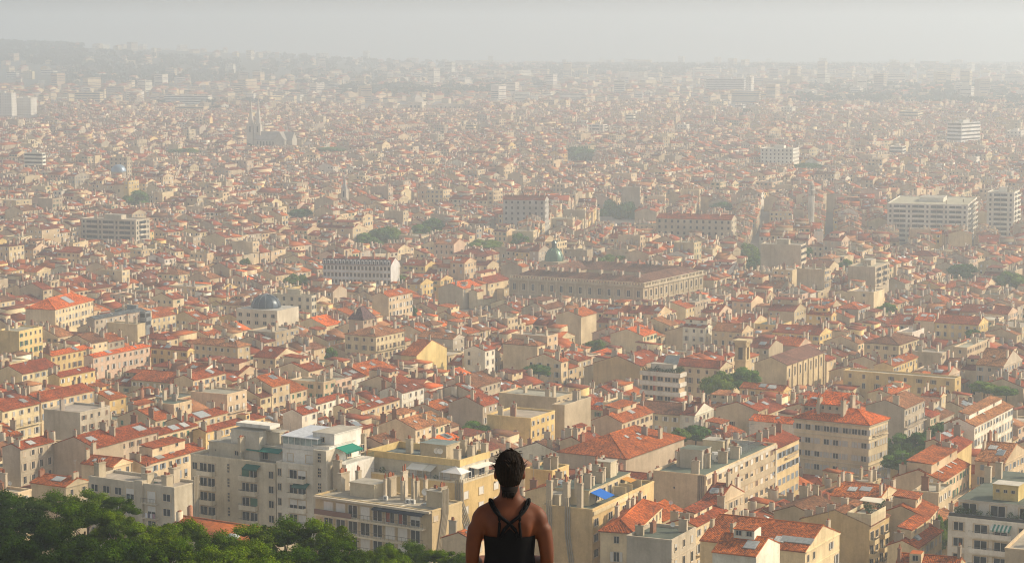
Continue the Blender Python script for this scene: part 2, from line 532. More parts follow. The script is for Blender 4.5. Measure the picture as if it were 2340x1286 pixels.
def roof_geo(s, mat='tile'):
    g = Geo()
    H, p, rt = s['H'], s['pitch'], s['roof']
    c = s['tilec']
    a, b = s['wx'] / 2, s['wy'] / 2
    oh, th = s.get('oh', .35), .2
    if rt in ('gy', 'gx'):
        if rt == 'gx': a, b = b, a
        rz = H + p * a
        ez = H - p * oh
        e = s.get('ohe', .06)
        L = (a + oh) * math.sqrt(1 + p * p)
        t = .02
        for sg in (1, -1):
            pts = [(sg * (a + oh), -b - e, ez + t), (sg * (a + oh), b + e, ez + t), (0, b + e, rz + t), (0, -b - e, rz + t)]
            uv = [(0, 0), (2 * b, 0), (2 * b, L), (0, L)]
            if sg < 0: pts = pts[::-1]; uv = uv[::-1]
            if rt == 'gx': pts = [swap(q) for q in pts]
            g.slab(pts, th, mat, c, uv)
        rd = [(-.16, -b - e), (.16, b + e)]
        gg = Geo()
        gg.box(-.16, .16, -b - e - .01, b + e + .01, rz - .05, rz + .09, mat, tuple(x * 1.15 for x in c))
        if rt == 'gx': gg.v = [swap(q) for q in gg.v]
        g.add(gg)
    elif rt == 'hip':
        m = min(a, b) + oh
        a += oh; b += oh
        ez = H - p * oh + .02
        rz = ez + p * m
        if a <= b: r1, r2 = (0, -(b - m), rz), (0, b - m, rz)
        else: r1, r2 = (-(a - m), 0, rz), (a - m, 0, rz)
        A, B, C_, D = (-a, -b, ez), (a, -b, ez), (a, b, ez), (-a, b, ez)
        L = m * math.sqrt(1 + p * p)
        if a <= b: fs = [(A, B, r1), (B, C_, r2, r1), (C_, D, r2), (D, A, r1, r2)]
        else: fs = [(A, B, r2, r1), (B, C_, r2), (C_, D, r1, r2), (D, A, r1)]
        for k, f in enumerate(fs):
            w = 2 * (a if k % 2 == 0 else b)
            if len(f) == 3: uv = [(0, 0), (w, 0), (w / 2, L)]
            else: uv = [(0, 0), (w, 0), (w - m, L), (m, L)]
            g.face(list(f), mat, c, uv)
        for P, Q in ((A, B), (B, C_), (C_, D), (D, A)):
            g.face([(P[0], P[1], P[2] - th), (Q[0], Q[1], Q[2] - th), Q, P], mat, tuple(x * .8 for x in c))
        rc = tuple(x * 1.2 for x in c)
        for P, Q in ((A, r1), (B, r1 if a <= b else r2), (C_, r2), (D, r2 if a <= b else r1), (r1, r2)):
            if (Vector(P) - Vector(Q)).length > .3: g.tube([P, Q], .14, mat, rc, 5, cap=False)
    elif rt == 'shed':
        pts = [(-a - .1, -b, roof_z(s, -a, 0) + .02), (a + oh, -b, H - p * oh * .6 + .02), (a + oh, b, H - p * oh * .6 + .02), (-a - .1, b, roof_z(s, -a, 0) + .02)]
        g.slab(pts, th, mat, c, [(0, 2 * a), (0, 0), (2 * b, 0), (2 * b, 2 * a)])
    else:
        pz = s.get('parapet', .5)
        g.box(-a + .25, a - .25, -b + .25, b - .25, H - .9, H - pz, 'felt' if mat == 'tile' else mat, c)
        w = s.get('parc', tuple(x * 1.08 for x in s['wallc']))
        for q in ((-a - .06, a + .06, -b - .06, -b + .25), (-a - .06, a + .06, b - .25, b + .06), (-a - .06, -a + .25, -b + .25, b - .25), (a - .25, a + .06, -b + .25, b - .25)):
            g.box(q[0], q[1], q[2], q[3], H - .28, H + .02, 'plaster', w, bottom=True)
    return g

def wall_geo(s, base=-3.0):
    g = Geo()
    a, b, H, c, rt = s['wx'] / 2, s['wy'] / 2, s['H'], s['wallc'], s['roof']
    p = s['pitch']
    z0 = base
    P = [(-a, -b), (a, -b), (a, b), (-a, b)]
    top = [H] * 4
    if rt == 'shed': top = [H + p * a * 1.2, H, H, H + p * a * 1.2]
    if rt == 'flat': top = [H - .28] * 4
    for k in range(4):
        q, r = P[k], P[(k + 1) % 4]
        f = [(q[0], q[1], z0), (r[0], r[1], z0), (r[0], r[1], top[(k + 1) % 4]), (q[0], q[1], top[k])]
        if rt == 'gy' and k in (0, 2): f.insert(3, (0, q[1], H + p * a))
        if rt == 'gx' and k in (1, 3): f.insert(3, (q[0], 0, H + p * b))
        g.face(f, 'plaster', c)
    if rt == 'flat':      # inner faces of the parapet
        for k in range(4):
            q, r = P[k], P[(k + 1) % 4]
            k_ = lambda t: (t[0] - math.copysign(.24, t[0]), t[1] - math.copysign(.24, t[1]))
            qi, ri = k_(q), k_(r)
            g.face([(ri[0], ri[1], H - 1), (qi[0], qi[1], H - 1), (qi[0], qi[1], H - .28), (ri[0], ri[1], H - .28)], 'plaster', c)
    return g

def put_window(root, s, face, pos, z, kind, sh, sx=1.0, sz=1.0):
    a, b = s['wx'] / 2, s['wy'] / 2
    o = link('window', window_mesh(kind, sh), root)
    if face == 'X': o.location = (a, pos, z); o.rotation_euler = (0, 0, PI / 2)
    else: o.location = (pos, -b, z)
    o.scale = (sx, 1, sz)
    return o

def wbox(root, s, face, p0, p1, out, z0, z1, name, m, c, inn=0.0):
    """a box standing out of a facade, from p0 to p1 along it"""
    a, b = s['wx'] / 2, s['wy'] / 2
    g = Geo()
    if face == 'X': g.box(a - inn, a + out, p0, p1, z0, z1, m, c, bottom=True)
    else: g.box(p0, p1, -b - out, -b + inn, z0, z1, m, c, bottom=True)
    return part(name, g, root)

def plan_details(s, r):
    """what a common house carries: windows, chimneys, skylights, so that its label can tell"""
    a, b = s['wx'] / 2, s['wy'] / 2
    H, rt = s['H'], s['roof']
    s.setdefault('shut', r.choice(['pale grey', 'pale grey', 'white', 'white', 'brown', 'green', 'blue grey', 'beige']))
    wins = []
    fh = s.get('fh', 3.1)
    for face, on, ln in (('X', s.get('fx', True), s['wy']), ('Y', s.get('fy', False), s['wx'])):
        if not on: continue
        n = max(1, int((ln - .6) / s.get('bay', 2.7)))
        rows = s.get('rows', 3)
        for k in range(rows):
            z = H - 1.65 - k * fh
            if z < 2: break
            for i in range(n):
                if on == 'few' and r.random() < .6: continue
                q = r.random()
                kind = 'open' if q < .40 else 'closed' if q < .66 else 'bare' if q < .88 else 'half'
                wins.append((face, (i + .5) / n * ln - ln / 2, z, kind, .95 if k else .85, .95 if k else .68))
    s['wins'] = wins
    if 'chim' not in s:
        n = s.get('nchim', r.choice([2, 2, 3, 3, 4, 5]))
        ch = []
        for k in range(n):
            for _ in range(8):
                if rt in ('gy', 'shed'):
                    x, y = r.uniform(-a * .75, a * .75), r.choice([-1, 1]) * (b - .45); sx, sy = r.uniform(.8, 1.9), .5
                elif rt == 'gx':
                    x, y = r.choice([-1, 1]) * (a - .45), r.uniform(-b * .75, b * .75); sx, sy = .5, r.uniform(.8, 1.9)
                else:
                    x, y = r.uniform(-a * .8, a * .8), r.uniform(-b * .8, b * .8); sx, sy = r.choice([(.6, 1.5), (1.5, .6)])
                if all(abs(x - q[0]) + abs(y - q[1]) > 2.0 for q in ch): break
            ch.append((x, y, roof_z(s, x, y), sx, sy, r.uniform(1.1, 2.9), r.choice([0, 0, 1, 2, 2, 3, 4, 4, 5])))
        s['chim'] = ch
    if 'sky' not in s:
        s['sky'] = []
        if rt in ('gy', 'gx', 'hip', 'shed') and r.random() < .8:
            for _ in range(r.choice([1, 1, 2, 3])):
                big = r.random() < .45
                t = r.uniform(.3, .65)
                l_ = r.uniform(-.55, .55)
                s['sky'].append((t, l_, (r.uniform(1.8, 3.0) if big else .9), (r.uniform(1.6, 2.6) if big else 1.2), r.randrange(4)))
    if 'ext' not in s:
        s['ext'] = None
        if rt in ('gy', 'gx') and not s.get('manual') and r.random() < .34 and min(a, b) > 2.6:
            k = r.uniform(.45, .95)
            hh = s['pitch'] * (b if rt == 'gx' else a) + r.uniform(.5, 1.9)
            if rt == 'gy': s['ext'] = (-a * r.uniform(.3, .8), a * r.uniform(.05, .55), -b * k, b * k, hh)
            else: s['ext'] = (-a * k, a * k, -b * r.uniform(.1, .55), b * r.uniform(.3, .8), hh)
    s.setdefault('dormer', rt in ('gy', 'gx') and r.random() < .12)
    s.setdefault('dish', r.random() < .26)
    s.setdefault('aerial', r.random() < .6)
    s.setdefault('balcony', r.random() < .3 and s.get('fx', True) is True)
    s.setdefault('band', r.random() < .5)

def attic_geo(s, mat):
    x0, x1, y0, y1, h = s['ext']
    g = Geo(); H = s['H']
    g.box(x0, x1, y0, y1, H - .2, H + h, 'plaster', tuple(min(.8, q * 1.05) for q in s['wallc']))
    d = .5
    if s['roof'] == 'gy': pts = [(x0 - .1, y0 - .05, H + h + d + .05), (x1 + .3, y0 - .05, H + h + .03), (x1 + .3, y1 + .05, H + h + .03), (x0 - .1, y1 + .05, H + h + d + .05)]
    else: pts = [(x0 - .05, y0 - .3, H + h + .03), (x1 + .05, y0 - .3, H + h + .03), (x1 + .05, y1 + .1, H + h + d + .05), (x0 - .05, y1 + .1, H + h + d + .05)]
    L, W = x1 - x0, y1 - y0
    g.slab(pts, .16, mat, s['tilec'], [(0, 0), (L, 0), (L, W), (0, W)])
    return g

def slope_frame(s, t, l):
    """a point on the slope that faces the view, and the slope's tilt"""
    a, b, rt = s['wx'] / 2, s['wy'] / 2, s['roof']
    if rt == 'gx':
        x, y = l * a, -b * t
        m = Matrix.Translation((x, y, roof_z(s, x, y) + .02)) @ Matrix.Rotation(math.atan(s['pitch']), 4, 'X')
    else:
        k = .6 if rt == 'shed' else 1
        x, y = a * t, l * b * (.5 if rt == 'hip' else 1)
        m = Matrix.Translation((x, y, roof_z(s, x, y) + .02)) @ Matrix.Rotation(math.atan(s['pitch'] * k), 4, 'Y')
    return m

def build_house(s, r, name='house', cat='house', group=None, label=None):
    root = thing(name, label, cat, (s['x'], s['y'], s['gz']), s['rot'], group)
    part('wall', wall_geo(s), root)
    part('roof', roof_geo(s), root)
    for (face, p, z, kind, sx, sz) in s['wins']:
        put_window(root, s, face, p, z, kind, s['shut'], sx, sz)
    for (x, y, z, sx, sy, h, i) in s['chim']:
        link('chimney', chimney_mesh(i), root, (x, y, z), 0, None, (sx, sy, h))
    for (t, l, w, h, i) in s['sky']:
        m = slope_frame(s, t, l) @ Matrix.Diagonal((h if s['roof'] != 'gx' else w, w if s['roof'] != 'gx' else h, 1, 1))
        link('skylight', skylight_mesh(i), root, matrix=m)
    a, b, H = s['wx'] / 2, s['wy'] / 2, s['H']
    cc = tuple(min(.8, x * 1.1) for x in s['wallc'])
    if s['roof'] != 'flat':
        if s.get('fx', True): wbox(root, s, 'X', -b + .01, b - .01, .2, H - .42, H - .2, 'cornice', 'plaster', cc)
        if s.get('fy'): wbox(root, s, 'Y', -a + .01, a - .01, .2, H - .42, H - .2, 'cornice', 'plaster', cc) if s['roof'] != 'gy' else None
    if s['band']:
        for k in range(1, 3):
            if s.get('fx', True): wbox(root, s, 'X', -b + .01, b - .01, .07, H - .3 - k * 3.1, H - .16 - k * 3.1, 'string_course', 'plaster', cc)
    if s['balcony'] and s['wy'] > 5:
        z = H - 5.75
        wbox(root, s, 'X', -b + .3, b - .3, .8, z - .15, z, 'balcony', 'plaster', cc)
        rail_part(root, s, 'X', -b + .3, b - .3, .75, z)
    if s['ext']:
        d = part('attic', attic_geo(s, 'tile'), root)
        x0, x1, y0, y1, h = s['ext']
        if s['roof'] == 'gy':
            for t in (.25, .75): w_ = link('window', window_mesh('bare', s['shut']), d, (x1, y0 + (y1 - y0) * t, H + h - .7), PI / 2); w_.scale = (.9, 1, .42)
        else:
            for t in (.25, .75): w_ = link('window', window_mesh('bare', s['shut']), d, (x0 + (x1 - x0) * t, y0, H + h - .7)); w_.scale = (.9, 1, .42)
    if s.get('fx', True) is True and s['roof'] != 'flat' and a > 3:
        g = Geo(); g.tube([(a + .1, b - .3, -2), (a + .1, b - .3, H - .45)], .07, 'metal', (.25, .22, .18), 5); part('drain_pipe', g, root)
    if s['dormer'] and not s['ext']:
        m = slope_frame(s, .5, rnd.uniform(-.4, .4))
        p0 = m.translation
        g = Geo()
        if s['roof'] == 'gx': g.box(p0.x - 1, p0.x + 1, p0.y - 1.2, p0.y + 1.6, p0.z - .6, p0.z + 1.3, 'plaster', cc, top=('tile', s['tilec']))
        else: g.box(p0.x - 1.6, p0.x + 1.2, p0.y - 1, p0.y + 1, p0.z - .6, p0.z + 1.3, 'plaster', cc, top=('tile', s['tilec']))
        d = part('dormer', g, root)
        o = link('window', window_mesh('bare', s['shut']), d)
        if s['roof'] == 'gx': o.location = (p0.x, p0.y - 1.2, p0.z + .55)
        else: o.location = (p0.x + 1.2, p0.y, p0.z + .55); o.rotation_euler = (0, 0, PI / 2)
        o.scale = (.9, 1, .5)
    if s['dish']:
        x, y = rnd.uniform(-.6, .6) * a, rnd.uniform(-.6, .6) * b
        link('satellite_dish', dish_mesh(), root, (x, y, roof_z(s, x, y) + .3), rnd.uniform(-.5, 1.2))
    if s['aerial'] and s['chim']:
        q = s['chim'][0]
        link('aerial', aerial_mesh(), root, (q[0], q[1], q[2] + q[5]), rnd.uniform(0, 3))
    return root

def rail_part(root, s, face, p0, p1, out, z, c=(.10, .10, .10), h=1.0, step=None):
    a, b = s['wx'] / 2, s['wy'] / 2
    g = Geo()
    n = max(3, int((p1 - p0) / (step or .35)))
    def bx(q0, q1, d0, d1, z0, z1):
        if face == 'X': g.box(a + d0, a + d1, q0, q1, z0, z1, 'metal', c)
        else: g.box(q0, q1, -b - d1, -b - d0, z0, z1, 'metal', c)
    bx(p0, p1, out - .05, out, z + h - .06, z + h)
    for i in range(n + 1):
        q = p0 + (p1 - p0 - .03) * i / n
        bx(q, q + .03, out - .04, out - .01, z, z + h - .06)
    return part('railing', g, root)

# ------------------------------------------------------------------ apartment blocks, drawn as rows of cells
def facade(root, s, face, rows, ztop, fh=2.9, sh='white', solid=True, railc=(.10, .10, .10), balc=None, depth=1.1, doors=True, span=None):
    """. blank, w window, o shuttered window, c closed shutters, R roller shutter, h half shutter, b balcony run, s stair lights"""
    ln = s['wy'] if face == 'X' else s['wx']
    p_0, p_1 = span or (-ln / 2, ln / 2)
    ln = p_1 - p_0
    balc = balc or tuple(min(.8, x * 1.06) for x in s['wallc'])
    for k, row in enumerate(rows):
        n = len(row)
        cw = ln / n
        z = ztop - k * fh
        i = 0
        while i < n:
            ch = row[i]
            p = p_0 + (i + .5) * cw
            if ch in 'wocRh':
                kind = {'w': 'bare', 'o': 'open', 'c': 'closed', 'R': 'roller', 'h': 'half'}[ch]
                put_window(root, s, face, p, z - fh * .5, kind, sh, min(1.7, cw / 1.9), .76)
            elif ch == 's':
                for q in (-.3, .35, 1.0):
                    put_window(root, s, face, p, z - fh * .5 + q, 'bare', sh, .45, .24)
            elif ch in 'bB':
                j = i
                while j < n and row[j] == ch: j += 1
                q0, q1 = p_0 + i * cw + .08, p_0 + j * cw - .08
                zf = z - fh + .05
                wbox(root, s, face, q0, q1, depth, zf - .18, zf, 'balcony', 'plaster', balc)
                if solid:
                    a, b = s['wx'] / 2, s['wy'] / 2
                    g = Geo()
                    if face == 'X':
                        g.box(a + depth - .12, a + depth + .005, q0, q1, zf - .19, zf + .75, 'plaster', balc, bottom=True)
                        g.box(a, a + depth - .12, q0 - .004, q0 + .1, zf - .17, zf + .75, 'plaster', balc); g.box(a, a + depth - .12, q1 - .1, q1 + .004, zf - .17, zf + .75, 'plaster', balc)
                    else:
                        g.box(q0, q1, -b - depth - .005, -b - depth + .12, zf - .19, zf + .75, 'plaster', balc, bottom=True)
                        g.box(q0 - .004, q0 + .1, -b - depth + .12, -b, zf - .17, zf + .75, 'plaster', balc); g.box(q1 - .1, q1 + .004, -b - depth + .12, -b, zf - .17, zf + .75, 'plaster', balc)
                    part('parapet', g, root)
                    if rnd.random() < .6: rail_part(root, s, face, q0, q1, depth - .02, zf + .05, railc)
                else:
                    rail_part(root, s, face, q0, q1, depth, zf, railc)
                m = max(1, int((q1 - q0) / 2.0))
                for t in range(m):
                    q = q0 + (q1 - q0) * (t + .5) / m
                    kd = rnd.choice(['bare', 'bare', 'bare', 'roller', 'half']) if ch == 'b' else 'bare'
                    put_window(root, s, face, q, zf + 1.15, kd, rnd.choice(['white', sh, sh]), min(1.85, (q1 - q0) / m / 1.25), 1.14)
                i = j - 1
            i += 1

def flat_clutter(root, s, r, n_ch=5, n_ac=2, zt=None, tall=(1.5, 3.2), x0=None, x1=None, y0=None, y1=None):
    a, b = s['wx'] / 2, s['wy'] / 2
    z = (s['H'] - s.get('parapet', .5)) if zt is None else zt
    x0 = -a + 1 if x0 is None else x0; x1 = a - 1 if x1 is None else x1
    y0 = -b + 1 if y0 is None else y0; y1 = b - 1 if y1 is None else y1
    for k in range(n_ch):
        link('chimney', chimney_mesh(r.choice([0, 1, 2, 4])), root, (r.uniform(x0, x1), r.uniform(y0, y1), z), 0, None, (*r.choice([(.6, 1.6), (1.6, .6), (.7, .8)]), r.uniform(*tall)))
    for k in range(n_ac):
        link('air_conditioner', aircon_mesh(), root, (r.uniform(x0, x1), r.uniform(y0, y1), z), r.uniform(0, .3))

def penthouse(root, s, x0, x1, y0, y1, h, c, topc=(.40, .37, .31), win=None, z=None, name='penthouse'):
    z = s['H'] - s.get('parapet', .5) if z is None else z
    g = Geo()
    g.box(x0, x1, y0, y1, z - .3, z + h, 'plaster', c)
    g.box(x0 - .15, x1 + .15, y0 - .15, y1 + .15, z + h, z + h + .16, 'plaster', tuple(q * .95 for q in c), bottom=True, top=('felt', topc))
    o = part(name, g, root)
    if win:
        for face, t, dz, kind, sx, sz in win:
            w = link('window', window_mesh(kind, 'white'), o)
            if face == 'X': w.location = (x1, y0 + (y1 - y0) * t, z + dz); w.rotation_euler = (0, 0, PI / 2)
            else: w.location = (x0 + (x1 - x0) * t, y0, z + dz)
            w.scale = (sx, 1, sz)
    return o

def awning(root, s, face, p0, p1, z, out, c, drop=.7, stripes=None):
    a, b = s['wx'] / 2, s['wy'] / 2
    g = Geo()
    n = 10 if stripes else 1
    for k in range(n):
        q0, q1 = p0 + (p1 - p0) * k / n, p0 + (p1 - p0) * (k + 1) / n
        cc = c if not stripes or k % 2 == 0 else stripes
        if face == 'X': pts = [(a + .02, q0, z), (a + out, q0, z - drop), (a + out, q1, z - drop), (a + .02, q1, z)]
        else: pts = [(q0, -b - out, z - drop), (q1, -b - out, z - drop), (q1, -b - .02, z), (q0, -b - .02, z)]
        g.slab(pts, .06, 'cloth', cc)
        e = [pts[1], pts[2]] if face == 'X' else [pts[0], pts[1]]
        g.face([(e[0][0], e[0][1], e[0][2] - .3), (e[1][0], e[1][1], e[1][2] - .3), e[1], e[0]], 'cloth', tuple(x * .9 for x in cc))
    return part('awning', g, root)

def flues(root, s, face, p, n, z0, z1, bend=0.0, c=(.42, .37, .28)):
    a, b = s['wx'] / 2, s['wy'] / 2
    for k in range(n):
        g = Geo()
        q = p + k * .42
        zm = z0 + (z1 - z0) * .62
        P = [(q - bend, z0), (q - bend, z0 + (zm - z0) * .15), (q, zm), (q, z1)]
        if face == 'X': pts = [(a + .16, u, z) for u, z in P]
        else: pts = [(u, -b - .16, z) for u, z in P]
        g.tube(pts, .15, 'plaster', c, 6)
        part('flue_pipe', g, root)

# ------------------------------------------------------------------ placing by what the photograph shows
def frame(xc, yc, xl, xr, d=None, th=28.0, drop=15.0):
    """corner nearest the view at eaves height, ends of its left and right faces -> plan"""
    if d is None:
        lo, hi = 330.0, 6000.0
        for _ in range(50):
            mid = (lo + hi) / 2
            q = at(xc, yc, mid)
            if q.z - ground(q.x, q.y) > drop: lo = mid
            else: hi = mid
        d = lo
    else: d = far(d)
    P = at(xc, yc, d)
    t_ = math.radians(th)
    v = (math.cos(t_), -math.sin(t_)); u = (math.sin(t_), math.cos(t_))
    def rat(px):
        q = ray(px, yc); return q.x / q.y
    r = rat(xl); t = (P.x - r * P.y) / (v[0] - r * v[1])
    r = rat(xr); k = (r * P.y - P.x) / (u[0] - r * u[1])
    t = min(max(t, 4), 130); k = min(max(k, 4), 130)
    cx = P.x - v[0] * t / 2 + u[0] * k / 2
    cy = P.y - v[1] * t / 2 + u[1] * k / 2
    gz = ground(cx, cy)
    return dict(x=cx, y=cy, gz=gz, rot=-t_, wx=t, wy=k, H=max(4.0, P.z - gz), th=th)

def spec(fr, wall='cream', roof='gy', tile='red', pitch=.36, r=rnd, **kw):
    s = dict(fr)
    s.update(wall=wall, tile=tile, roof=roof, pitch=pitch, wallc=vary(WALL[wall], .07, r), tilec=vary(TILE[tile], .12, r))
    s.update(kw)
    return s

def redepth(s, wy):
    k = (wy - s['wy']) / 2
    s['x'] += -math.sin(s['rot']) * k; s['y'] += math.cos(s['rot']) * k
    s['wy'] = wy
    return s

def corners(s, grow=0.0):
    a, b = s['wx'] / 2 + grow, s['wy'] / 2 + grow
    c, n = math.cos(s['rot']), math.sin(s['rot'])
    return [(s['x'] + x * c - y * n, s['y'] + x * n + y * c) for x, y in ((-a, -b), (a, -b), (a, b), (-a, b))]

def overlap(s, t, grow=0.0):
    if (s['x'] - t['x']) ** 2 + (s['y'] - t['y']) ** 2 > (math.hypot(s['wx'], s['wy']) / 2 + math.hypot(t['wx'], t['wy']) / 2 + grow) ** 2: return False
    A, B = corners(s, grow), corners(t)
    for rot in (s['rot'], t['rot']):
        for k in (0, PI / 2):
            ax = (math.cos(rot + k), math.sin(rot + k))
            pa = [p[0] * ax[0] + p[1] * ax[1] for p in A]; pb = [p[0] * ax[0] + p[1] * ax[1] for p in B]
            if max(pa) <= min(pb) or max(pb) <= min(pa): return False
    return True
# ------------------------------------------------------------------ the ground, one sheet to the horizon
def make_ground():
    ds = [-60, 0, 10, 14.2] + [20, 40, 60, 80, 100, 130, 160, 190, 220, 260, 300, 340, 380, 420, 460, 500, 560, 620, 700, 800, 900, 1000, 1200, 1400, 1700, 2000, 2300, 2600] + list(range(2800, 7200, 160)) + [7600, 8300, 9500, 11500, 14000]
    g = Geo()
    N = 64
    rows = []
    for d in ds:
        row = []
        for k in range(N + 1):
            x = (k / N * 2 - 1) * (0.9 * max(d, 0) + 260)
            row.append((x, d, ground(x, d)))
        rows.append(row)
    for i in range(len(ds) - 1):
        for k in range(N):
            q = [rows[i][k], rows[i][k + 1], rows[i + 1][k + 1], rows[i + 1][k]]
            x = sum(p[0] for p in q) / 4; d = sum(p[1] for p in q) / 4
            green = 1.0 if d < 350 else 0.0
            if d > 2800:
                base = float(np.interp(d, GD, GZ))
                green = min(1.0, max(0, (ground(x, d) - base) / 8))
                if d > 7000: green = .6
            g.face(q, 'ground', (green, 0, 0))
    o = link('ground', g.mesh('ground'))
    o['kind'] = 'structure'
make_ground()

def make_haze():
    m, nt, out = newmat('haze_air')
    v = nd(nt, 'ShaderNodeVolumePrincipled')
    v.inputs['Color'].default_value = (0.77, 0.862, 0.955, 1)
    v.inputs['Density'].default_value = HAZE_DENSITY
    v.inputs['Anisotropy'].default_value = 0.42
    nt.links.new(v.outputs[0], out.inputs['Volume'])
    me = bpy.data.meshes.new('haze')
    x, y0, y1, z0, z1 = 14000, -150, 14500, -66, 206
    me.from_pydata([(-x, y0, z0), (x, y0, z0), (x, y1, z0), (-x, y1, z0), (-x, y0, z1), (x, y0, z1), (x, y1, z1), (-x, y1, z1)], [],
                   [(3, 2, 1, 0), (0, 1, 5, 4), (1, 2, 6, 5), (2, 3, 7, 6), (3, 0, 4, 7), (4, 5, 6, 7)])
    me.materials.append(m)
    o = link('haze', me)
    o['kind'] = 'stuff'
    o['label'] = 'pale morning haze lying over the whole city'
make_haze()

REFS = []           # things that labels may point at: (phrase, px, py)
def ref(phrase, s, z=None):
    REFS.append((phrase, *proj(s['x'], s['y'], s['gz'] + s['H'] if z is None else z)))
SOLID = []          # plans already taken
PROT = {}           # places that the houses in front leave in view, as in the photograph
def protect(px, py, y):
    PROT.setdefault(int(px // 20), []).append((px, py, y))
def protect_box(s, vis):
    cs = corners(s)
    P = [proj(x, y, s['gz'] + s['H']) for x, y in cs]
    P = [(p[0], p[1], c[1]) for p, c in zip(P, cs)]
    l, c, r_ = P[0], P[1], P[2]          # left end, near corner, right end of the two faces seen
    for p, q in ((l, c), (c, r_)):
        n = max(1, int(abs(p[0] - q[0]) / 14))
        for k in range(n + 1):
            t = k / n
            protect(p[0] + (q[0] - p[0]) * t, p[1] + (q[1] - p[1]) * t + vis, p[2] + (q[2] - p[2]) * t)
def hero(name, label, cat, s, phrase=None, group=None, vis=60):
    SOLID.append(s)
    protect_box(s, vis)
    if phrase: ref(phrase, s)
    root = thing(name, label, cat, (s['x'], s['y'], s['gz']), s['rot'], group)
    part('wall', wall_geo(s, -4), root)
    part('roof', roof_geo(s), root)
    return root
FELT = TILE['grey']; GREENFELT = TILE['green']

